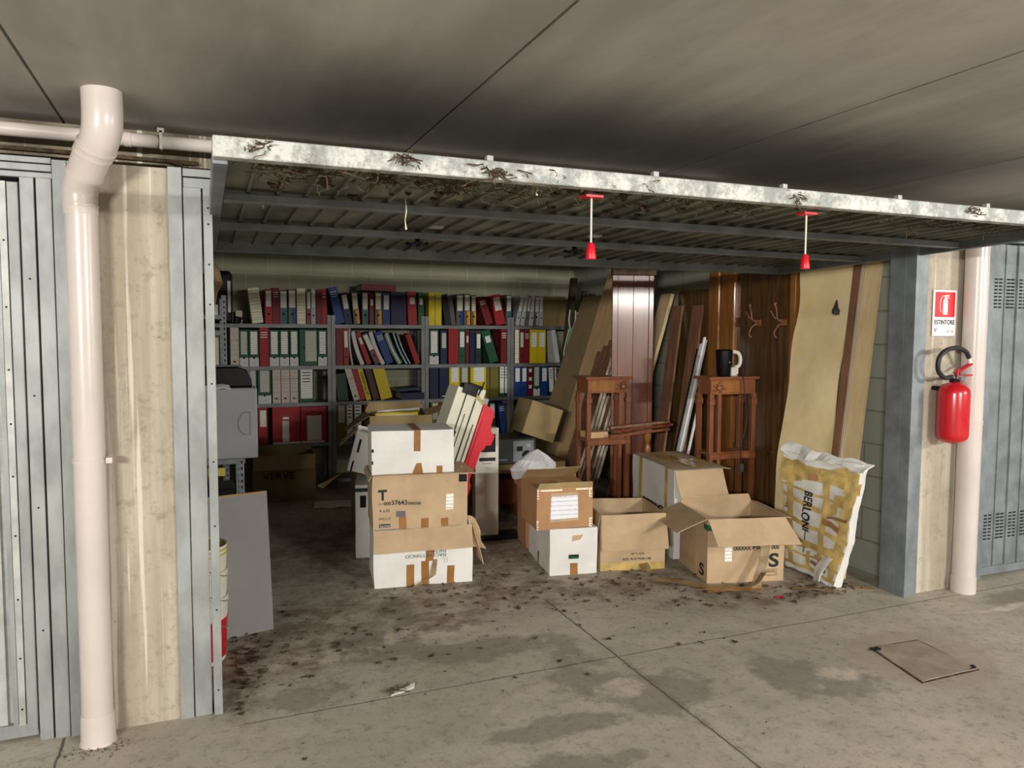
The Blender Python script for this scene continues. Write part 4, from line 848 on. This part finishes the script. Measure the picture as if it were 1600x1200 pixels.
# --- S carton
c, ds = carton('cardboard_box', 'open brown carton marked S with wide flaps, front right', (2.781, 3.739, 0), -14, .49, .46, .39, 'cardboard', [('front', 142, .175, .02, -.05, None), ('left', 110, .21, -.01, -.02, None), ('back', -4, .05, .02, .02, None), ('right', 100, .04, 0, 0, None)], seed=15.5, amp=.004)
ftext(c, ds, 'S', .39, .09, .115, .065, bold=.03); ftext(c, ds, '000', .455, .222, .036, .05, True, bold=.02); ftext(c, ds, '37', .395, .235, .05, .055, True, bold=.02); ftext(c, ds, '94', .33, .235, .05, .05, True, bold=.02); ftext(c, ds, '300000', .275, .222, .036, .11, True, bold=.02)
fr(c, ds, .11, .155, .13, .225, 'label_paper', 'barcode_label'); fr(c, ds, .345, .45, .035, .038, 'ink', 'logo_frame'); fr(c, ds, .345, .45, .07, .073, 'ink', 'logo_frame')
ftext(c, ds, 'Tecnomat', .447, .065, .026, .1, True)
text(c, 'S', (0, .12, .03), (0, -1, 0), (0, 0, 1), .10, 'ink', disp=ds, width=.075, bold=.03)
m = MB(ds)
for k in range(13): m.box(-.0022, -.001, .19, .38, .06+k*.018, .063+k*.018)
m.build('printed_lines', 'carton_brown', c)
fr(c, ds, 0, .04, .32, .355, 'green_ink', 'green_label'); strip(c, ds, (0, .06, .32), (0, 0, .32), (0, 0, .355), (0, .06, .355), 'green_ink', 'green_label')
strip(c, ds, (.16, .455, .02), (.24, .455, .02), (.24, .455, .37), (.16, .455, .37), 'tape', 'tape', .0) if 0 else None
# loose tape lying and hanging in front of it
g = thing('packing_tape', 'torn brown packing tape trailing in front of the S carton', 'tape', (3.0, 3.6, 0))
def ribbon(pts, wv, mt, n=6, amp=.008, sd=1.):
    P = arc(pts, n); m = MB(wob(amp, 15, sd)); wv = Vector(wv); o = len(m.v); vs = []
    for q in P: vs += [q, q+wv]
    m.add(vs, [(2*i, 2*i+1, 2*i+3, 2*i+2) for i in range(len(P)-1)])
    o = wp(m, 'strip', mt, g); o.modifiers.new('s', 'SOLIDIFY').thickness = .0015; return o
ribbon([(3.08, 3.62, .30), (3.06, 3.60, .2), (3.00, 3.57, .1), (2.95, 3.54, .02), (2.93, 3.52, .008)], (.055, -.015, 0), 'tape_dull')
ribbon([(2.62, 3.68, .012), (2.72, 3.62, .015), (2.82, 3.62, .012), (2.93, 3.57, .02), (3.03, 3.57, .09)], (.01, -.05, .01), 'tape_dull', sd=2.)
ribbon([(2.48, 3.86, .012), (2.6, 3.76, .02), (2.7, 3.66, .012), (2.86, 3.55, .012)], (.02, .035, .01), 'tape_dull', sd=3.)
ribbon([(2.68, 3.58, .012), (2.8, 3.53, .02), (2.92, 3.52, .012), (3.0, 3.5, .012)], (.01, .04, .006), 'tape', sd=4.)
ribbon([(3.18, 3.46, .012), (3.28, 3.36, .015), (3.40, 3.27, .012)], (.03, .025, .0), 'tape_dull', sd=5.)

# --- tape-wrapped flat pack marked BERLONI
g = thing('flat_pack', 'battered white flat pack wound in yellow tape, marked BERLONI', 'package', (3.46, 3.55, 0))
a0, a1, a2, a3 = Vector((3.465, 3.83, .012)), Vector((3.43, 3.38, .012)), Vector((3.53, 3.30, .735)), Vector((3.405, 3.835, .765))
_d1, _d2 = wob(.02, 4.5, 21), wob(.007, 17, 4)
def ds(p): return _d1(p)+_d2(p)
def U(u, v, off=.0): 
    p = a0*(1-u)*(1-v)+a1*u*(1-v)+a2*u*v+a3*(1-u)*v; return p+Vector((-1, 0, .1))*off
m = MB(ds); m.slab(a0, a1, a2, a3, .045, 36, 48); wp(m, 'carton', 'carton_white', g, smooth=True)
def wr(u0, v0, u1, v1, wd, mt='tape_yellow', off=.003, dv=True, nm='tape'):
    m = MB(ds)
    if dv: pts = [U(u0, v0-wd/2, off), U(u1, v1-wd/2, off), U(u1, v1+wd/2, off), U(u0, v0+wd/2, off)]
    else: pts = [U(u0-wd/2, v0, off), U(u0+wd/2, v0, off), U(u1+wd/2, v1, off), U(u1-wd/2, v1, off)]
    m.slab(*pts, .0012, 32, 6) if dv else m.slab(*pts, .0012, 6, 32); wp(m, nm, mt, g, smooth=True)
rr = random.Random(5)
for (u0, v0, u1, v1, w_) in ((0, .88, 1, .82, .09), (0, .80, 1, .88, .05), (0, .92, 1, .9, .05), (0, .62, 1, .52, .035), (0, .45, 1, .36, .035), (0, .28, 1, .22, .05), (0, .22, 1, .27, .035), (0, .17, 1, .13, .02), (0, .72, 1, .66, .02), (0, .06, 1, .04, .03)):
    wr(u0, v0, u1, v1, w_)
for (u0, v0, u1, v1, w_) in ((.12, .05, .12, .93, .09), (.66, .03, .62, .92, .09), (.9, .03, .94, .9, .13), (.46, .03, .42, .2, .07), (.05, .5, .2, .95, .08)):
    wr(u0, v0, u1, v1, w_, off=.005, dv=False)
for _ in range(14):
    u_, v_ = rr.uniform(.1, .8), rr.uniform(.05, .95)
    if .15 < u_ < .6 and .28 < v_ < .8: continue
    wr(u_-.1, v_, u_+.2, v_+rr.uniform(-.06, .06), rr.uniform(.015, .05), rr.choice(['tape_yellow', 'tape_yellow', 'tape_dull']), rr.uniform(.006, .011))
wr(.40, .84, .52, .845, .06, 'carton_brown', .008); wr(.62, .5, .88, .45, .05, 'tape', .008)
for (u, v) in ((.72, .6), (.95, .8), (.1, .8), (.85, .68)):
    wr(u-.1, v, u+.1, v+.02, .09, 'tape_yellow', .010)
wp(MB(wob(.03, 9, 22)).slab(U(-.02, .97, .01), U(1.03, .97, .02), U(1.05, 1.04, -.04), U(-.02, 1.06, -.05), .01, 18, 5), 'torn_edge', 'carton_white', g)
wp(MB(wob(.03, 9, 23)).slab(U(.62, .0, .03), U(.8, -.0, .05), U(.9, .2, .015), U(.7, .22, .015), .006, 6, 10), 'torn_edge', 'carton_white', g)
tx = (U(.5, .2)-U(.5, .8)).normalized(); tu = (U(1, .5)-U(0, .5)).normalized()
mt_ = text(g, 'BERLONI', (0, 0, 0), (1, 0, 0), (0, 0, 1), .075, 'ink', bold=.03, width=.25, lift=0)
for v in mt_.data.vertices:
    p_ = U(.36, .71, .013)+tx*v.co.x+tu*v.co.z
    v.co = p_+ds(p_)-Vector((3.46, 3.55, 0))
ribs = wr(.33, .18, .36, .38, .02, 'ink_faint', .004, False, 'small_print')
# --- things lying by the litter
tag(MB(wob(.004, 9, 2)).slab((3.52, 3.32, .008), (3.62, 3.27, .008), (3.64, 3.33, .008), (3.55, 3.38, .01), .003, 4, 4).build('cardboard_scrap', 'cardboard_dark', None), 'small tan cardboard scrap right of the flat pack', 'scrap')

# ---------------------------------------------------------------- leaning boards against the right wall
def leaner(name, lab, x0, y0, y1, h, t_, mat, slope, cat='board', group=None, edge=None, dx1=0., z0=0., nx=1, ny=1, disp=None):
    """sheet facing -X; bottom at x0, near edge y0, far edge y1, top shifted +X by slope per metre of height"""
    m = MB(disp); a, b = Vector((x0+dx1, y1, z0)), Vector((x0, y0, z0)); s_ = Vector((slope*h, 0, h))
    m.slab(a, b, b+s_, a+s_, t_, nx, ny)
    if edge:
        g_ = thing(name, lab, cat, (x0, (y0+y1)/2, z0), group=group); wp(m, 'panel', mat, g_)
        n_ = Vector((1, 0, -slope)).normalized()*t_
        wp(MB().slab(b+Vector((0, -.0005, 0)), b+n_+Vector((0, -.0005, 0)), b+n_+s_+Vector((0, -.0005, 0)), b+s_+Vector((0, -.0005, 0)), -.001), 'edge_band', edge, g_); return g_
    return tag(m.build(name, mat, None), lab, cat, group)
leaner('board', 'wide olive-brown hardboard sheet leaning left of the pale plywood', 2.92, 6.42, 6.93, 1.86, .008, 'hardboard', .352)
leaner('board', 'large pale plywood sheet leaning left of the tall mahogany panel', 2.885, 5.9, 6.36, 2.1, .02, 'ply', .322)
names_ = ['thin board with pale edge next to the plywood sheet', 'second thin board counted from the plywood sheet', 'third thin board counted from the plywood sheet', 'fourth thin board counted from the plywood sheet', 'fifth thin board counted from the plywood sheet', 'thin board with pale edge nearest the mahogany panel']
for i in range(6):
    leaner('board', names_[i], 2.745+i*.043, 5.60+.015*(i % 3), 5.86, 1.34+.05*(i % 3), .024, 'rough_brown', .314, group='thin boards leaning behind the narrow console table', edge='pale_edge')
leaner('plank', 'pale pine plank leaning right of the mahogany panel', 3.20, 5.62, 5.78, 1.84, .03, 'pine', .30)
leaner('plank', 'notched brown plank leaning left of its twin near the right wall', 3.50, 5.42, 5.56, 1.73, .02, 'rough_brown', .128, group='notched brown planks')
leaner('plank', 'notched brown plank leaning nearer the white rails', 3.56, 5.22, 5.36, 1.73, .02, 'rough_brown', .128, group='notched brown planks')
leaner('plank', 'dark brown tall board behind the notched planks', 3.71, 5.1, 5.6, 1.86, .02, 'dark_wood', .055)
for i, (x, y, h_, w_) in enumerate(((3.28, 7.05, 2.06, .08), (3.38, 6.98, 1.93, .06), (3.47, 6.98, 1.9, .05), (3.56, 6.98, 1.86, .04))):
    leaner('plank', ['tallest old dark plank in the corner behind the hardboard', 'old dark plank right of the tallest one in the corner', 'narrow old plank in the corner, third from the left', 'narrowest old plank in the corner behind the hardboard'][i], x, y, y+w_, h_, .05, 'old_dark', .12, group='old planks in the far corner')
g = thing('blind', 'folded green fabric with white rods beside the hardboard sheet', 'blind', (3.05, 6.9, .9))
m = MB(wob(.01, 6, 3)); m.slab((3.418, 7.020, 1.239), (3.505, 7.020, 1.238), (3.538, 7.020, 1.545), (3.465, 7.020, 1.544), .02, 4, 8).slab((3.377, 7.020, 1.044), (3.463, 7.020, 1.075), (3.505, 7.020, 1.238), (3.418, 7.020, 1.239), .02, 3, 3); wp(m, 'fabric', 'green_cloth', g)
for a, b, c_ in (((3.470, 7.000, 1.538), (3.455, 7.000, 1.628), (3.468, 7.000, 1.732)), ((3.499, 7.000, 1.538), (3.527, 7.000, 1.629), (3.526, 7.000, 1.726)), ((3.513, 7.000, 1.545), (3.556, 7.000, 1.629), (3.548, 7.000, 1.707))): wp(MB().tube(arc([a, b, c_]), .008, 8), 'rod', 'white_plastic', g, smooth=True)
wp(MB().tube(arc([(3.451, 6.990, 1.531), (3.402, 6.990, 1.337), (3.390, 6.990, 1.175), (3.355, 6.990, 1.046)]), .006, 8), 'rod', 'white_plastic', g, smooth=True)

# tall mahogany panel
RP = (3.125, 5.53, 0)
g = thing('wardrobe_panel', 'tall glossy mahogany panel with two grooves standing in the middle', 'panel', RP, rz=-16)
for a, b in ((0, .045), (.047, .175), (.177, .305), (.307, .345)): MB().box(a, b, 0 if b-a < .1 else .006, .028, 0, 1.97).build('board', 'mahogany', g, bevel=.002)
MB().box(-.01, .36, -.03, .04, 1.97, 2.12).build('cornice', 'old_dark', g, bevel=.01)
MB().box(-.0, .345, -.006, .0, .74, .75).build('moulding', 'mahogany', g)

# console / plant stands
def console(name, lab, x, y, rz, w, d, h, shelf_z, group):
    g = thing(name, lab, 'table', (x, y, 0), rz=rz, group=group)
    MB().prism([(0, h-.02), (w, h-.02), (w, h), (0, h)], 0, d).build('top', 'table_wood', g, bevel=.006)
    MB().box(.025, w-.025, .02, d-.02, h-.125, h-.02).build('apron', 'table_wood', g, bevel=.002)
    MB().box(.03, w*.62, .016, .02, h-.11, h-.035).build('drawer_front', 'walnut_orange', g, bevel=.002)
    m = MB(); cx = w-.085 if x < 3 else .085
    for k in range(14):
        a = k*2.4; r = .006+.0028*k; px_, pz_ = cx+r*math.cos(a)*1.1, h-.075+r*math.sin(a)
        m.lathe([(.002, -.006), (.011, -.003), (.011, .003), (.002, .006)], (px_, .006, pz_), 8)
    m.lathe([(.01, -.02), (.022, -.01), (.022, .01), (.01, .02)], (cx, .008, h-.075), 10)
    m.build('carved_ornament', 'table_wood', g, smooth=True)
    for (lx, ly) in ((.035, .03), (w-.035, .03), (.035, d-.03), (w-.035, d-.03)):
        m = MB().box(lx-.017, lx+.017, ly-.017, ly+.017, 0, h-.12); m.box(lx-.022, lx+.022, ly-.022, ly+.022, h-.2, h-.16); m.build('leg', 'table_wood', g, bevel=.003)
    for lx in (w-.10,) if x < 3 else (.10,): MB().box(lx-.014, lx+.014, .015, .043, .0, h-.12).build('spindle', 'table_wood', g, bevel=.003)
    MB().box(.02, w-.02, .02, d-.02, shelf_z-.02, shelf_z).build('shelf', 'table_wood', g, bevel=.004)
    MB().box(.02, w-.02, .0, .02, shelf_z-.05, shelf_z-.01).build('rail', 'table_wood', g, bevel=.004)
    return g
console('console_table', 'narrow carved console table in front of the mahogany panel', 2.655, 5.08, -2, .40, .24, 1.17, .70, 'carved console tables')
console('console_table', 'narrow carved console table carrying the black kettle', 3.275, 4.42, -3, .42, .21, 1.195, .66, 'carved console tables')
g = thing('wooden_moulding', 'stack of three reddish wooden mouldings laid across the console shelf', 'moulding', (2.93, 5.0, .72))
for i, (dz, dx, mt) in enumerate(((0, 0, 'table_wood'), (.035, .03, 'mahogany'), (.065, .0, 'rough_brown'))): MB().box(-.1+dx, .42+dx, 0, .045, dz, dz+.02, Matrix.Rotation(R(-4+i*.5), 4, 'Y')).build('moulding_strip', mt, g, bevel=.003)
g = thing('turned_post', 'short turned wooden post ending under the mouldings', 'post', (3.22, 5.12, .0)); MB().lathe([(.02, 0), (.02, .55), (.03, .6), (.015, .64), (.03, .68), (.03, .72), (.012, .74)], seg=14).build('shaft', 'walnut_orange', g, smooth=True)
g = tag(MB().box(2.69, 2.86, 5.10, 5.24, .7015, .75).build('book_stack', 'ply', None, bevel=.004), 'small pile of wooden offcuts on the shelf of the narrow console', 'offcuts')
# kettle
g = thing('kettle', 'black kettle with curved white handle on the console table by the hall stand', 'kettle', (3.47, 4.52, 1.1955))
MB().lathe([(.045, 0), (.05, .01), (.06, .15), (.062, .18), (.05, .19)], seg=24).build('body', 'black', g, smooth=True)
MB().tube(arc([(.045, -.03, .175), (.09, -.04, .165), (.108, -.045, .12), (.095, -.045, .075), (.06, -.04, .06)]), .014, 12).build('handle', 'white_plastic', g, smooth=True)
MB().box(.025, .085, -.06, .0, .0, .065).build('base_block', 'white_plastic', g, bevel=.008)
MB().cyl((-.0, -.058, .1), (0, -.064, .1), .008, 12).build('button', 'chrome', g)
g = thing('power_cord', 'thin dark cord hanging from the kettle down past the table shelf', 'cord', (3.62, 4.60, .5))
wp(MB().tube(arc([(3.54, 4.47, 1.203), (3.545, 4.405, 1.20), (3.55, 4.38, 1.05), (3.57, 4.38, .93), (3.55, 4.38, .8), (3.52, 4.38, .7), (3.53, 4.38, .57)]), .004, 8), 'cord', 'rubber', g, smooth=True)
wp(MB().box(3.515, 3.545, 4.365, 4.395, .52, .58), 'plug', 'cover_grey', g, bevel=.004)
# white / black rails
g = thing('curtain_rails', 'bundle of white and black metal rails leaning left of the kettle table', 'rails', (3.26, 4.95, 0))
for i, (dx, dy, h_, mt) in enumerate(((0, 0, 1.42, 'steel_light'), (.03, .01, 1.47, 'paper_white'), (.055, .02, 1.45, 'steel_light'), (.02, .05, 1.38, 'black'), (.05, .055, 1.3, 'black'), (.09, -.02, 1.0, 'paper_white'))):
    b = Vector((3.235+dx, 4.95+dy, 0)); wp(MB().slab(b, b+Vector((.018, 0, 0)), b+Vector((.018+.239*h_, 0, h_)), b+Vector((.239*h_, 0, h_)), .012), 'rail', mt, g)

# hall-stand with coat hooks, facing the boxes, against the right wall
g = thing('hall_stand', 'dark glossy wooden hall stand with coat hooks against the right wall', 'hall stand', (3.80, 4.6, 0))
def HX(y0, y1, z0, z1, x0, x1): return MB().box(x0, x1, y0, y1, z0, z1)
wp(HX(4.20, 4.80, .0, 2.0, 3.80, 3.83), 'back_panel', 'dark_wood', g)
wp(HX(4.15, 4.20, .0, 2.05, 3.765, 3.83), 'side_post', 'walnut_orange', g, bevel=.004)
wp(HX(4.80, 4.95, .0, 2.1, 3.765, 3.83), 'side_post', 'walnut_orange', g, bevel=.01)
wp(HX(4.97, 5.10, .0, 2.08, 3.75, 3.83), 'side_post', 'walnut_orange', g, bevel=.01)
wp(HX(4.20, 4.80, .62, .66, 3.79, 3.81), 'cross_rail', 'dark_wood', g, bevel=.004)
wp(HX(4.20, 4.80, 1.55, 1.62, 3.785, 3.805), 'hook_rail', 'dark_wood', g, bevel=.004)
for y in (4.275, 4.54):
    hk = wp(HX(y-.03, y+.03, 1.555, 1.60, 3.775, 3.785), 'hook_plate', 'walnut_orange', g, bevel=.004)
    m = MB().tube(arc([(3.775, y, 1.58), (3.72, y-.01, 1.60), (3.70, y-.02, 1.66), (3.685, y-.02, 1.70)]), .006, 8).tube(arc([(3.775, y, 1.57), (3.73, y+.0, 1.55), (3.71, y+.01, 1.50), (3.73, y+.01, 1.47)]), .006, 8)
    m.tube(arc([(3.775, y, 1.59), (3.73, y+.03, 1.61), (3.71, y+.05, 1.66)]), .005, 8).lathe([(.0, -.01), (.01, -.006), (.01, .006), (.0, .01)], (3.685, y-.02, 1.705), 8)
    wp(m, 'coat_hook', 'rough_brown', hk, smooth=True)

# cream boards in front of it
leaner('cream_sheet', 'large creased cream sheet leaning against the right wall', 3.595, 3.71, 4.12, 1.98, .018, 'cream_sheet', .115, cat='board', nx=14, ny=30, disp=wob(.032, 2.6, 31), dx1=-.03)
tag(MB(wob(.01, 30, 2)).lathe([(.0, -.03), (.02, -.02), (.025, .0), (.012, .02), (.004, .06)], (3.735, 3.754, 1.648), 10).build('wall_hook', 'dust_iron', None), 'small dark rusty hook fixed on the cream sheet', 'hook')
leaner('plank', 'narrow brown plank leaning right of the cream sheet', 3.60, 3.648, 3.70, 2.0, .02, 'rough_brown', .112)
leaner('plank', 'thin pale strip leaning between the brown plank and the pine board', 3.605, 3.625, 3.642, 2.0, .03, 'pale_edge', .112)
leaner('plank', 'pale pine board with cut corner leaning nearest the garage opening', 3.615, 3.505, 3.62, 1.97, .02, 'pine', .112)

# ---------------------------------------------------------------- on the aisle floor
g = thing('manhole_cover', 'square concrete manhole cover with broken corners in the aisle floor', 'manhole cover', (3.05, 2.5, 0))
cs = [Vector((2.845, 2.30, .004)), Vector((3.20, 2.325, .004)), Vector((3.235, 2.63, .004)), Vector((2.945, 2.675, .004))]
cs = [Vector((2.855, 2.315, .006)), Vector((3.19, 2.315, .006)), Vector((3.225, 2.645, .006)), Vector((2.94, 2.66, .006))]
cen = sum(cs, Vector())/4
wp(MB().slab(*[cen+(c_-cen)*1.06-Vector((0, 0, .004)) for c_ in cs], .004), 'gap', 'litter', g)
wp(MB(wob(.004, 9, 1)).slab(*cs, .008, 12, 12), 'lid', 'lid_concrete', g)
for c_ in (cs[3], cs[1]): wp(MB(wob(.012, 25, 2)).lathe([(.04, .0), (.035, .004), (.01, .005)], c_+(cen-c_)*.12+Vector((0, 0, -.003)), 12, .5), 'broken_corner', 'dark_hole', g)
g = thing('plastic_scrap', 'white plastic scrap with dry twigs on the aisle floor', 'scrap', (.70, 3.03, 0))
MB(wob(.004, 20, 3)).slab((-.005, -.005, .006), (.10, .03, .008), (.11, .055, .014), (.01, .03, .006), .005, 6, 3).build('scrap', 'white_plastic', g)
m = MB(); clump(m, (.02, .02, .02), .015, 12, .03, .0015); m.build('twigs', 'litter', g)
tag(MB(wob(.004, 20, 3)).slab((3.0, 3.38, .005), (3.04, 3.37, .005), (3.045, 3.39, .008), (3.0, 3.40, .006), .002, 4, 2).build('red_scrap', 'red_plastic', None), 'tiny pink-red plastic ring scrap before the S carton', 'scrap')
# dead leaves and crumbs blown in
m = MB(); rl = random.Random(11)
def leaf(m, x, y, s):
    a = rl.uniform(0, 6.28); k = rl.uniform(.3, .9); pts = []
    for j in range(7):
        q = j/7*6.283; r_ = s*(1 if j % 2 else .6)*rl.uniform(.7, 1.2); px_, py_ = r_*math.cos(q), r_*math.sin(q)*k
        pts.append((x+px_*math.cos(a)-py_*math.sin(a), y+px_*math.sin(a)+py_*math.cos(a), .003+rl.uniform(0, s*.35)))
    n_ = len(pts); m.add(pts+[(x, y, .004+s*.3)], [(i, (i+1) % n_, n_) for i in range(n_)])
for _ in range(1000):
    zone = rl.choice([(1.15, 4.05, .5, .18), (1.6, 4.3, .35, .2), (2.1, 4.0, .4, .12), (2.75, 3.62, .35, .1), (.3, 3.7, .22, .22), (.12, 3.5, .06, .2), (3.3, 3.4, .2, .08), (1.3, 3.6, .8, .4)])
    x, y = rl.gauss(zone[0], zone[2]), rl.gauss(zone[1], zone[3])
    if x < .1 or x > 3.65 or y > 6.5: continue
    leaf(m, x, y, rl.choice([.004, .006, .008, .012, .02, .026]))
for _ in range(60): leaf(m, rl.uniform(-.3, 4.5), rl.uniform(2.0, 3.3), rl.choice([.003, .005, .008]))
for _ in range(70): leaf(m, -.38+rl.gauss(0, .06), 3.0+rl.gauss(0, .03), .006)
m.keep = True
tag(m.build('dead_leaves', 'litter', None), 'dead leaves and crumbs scattered over the garage floor', 'debris', kind='stuff')
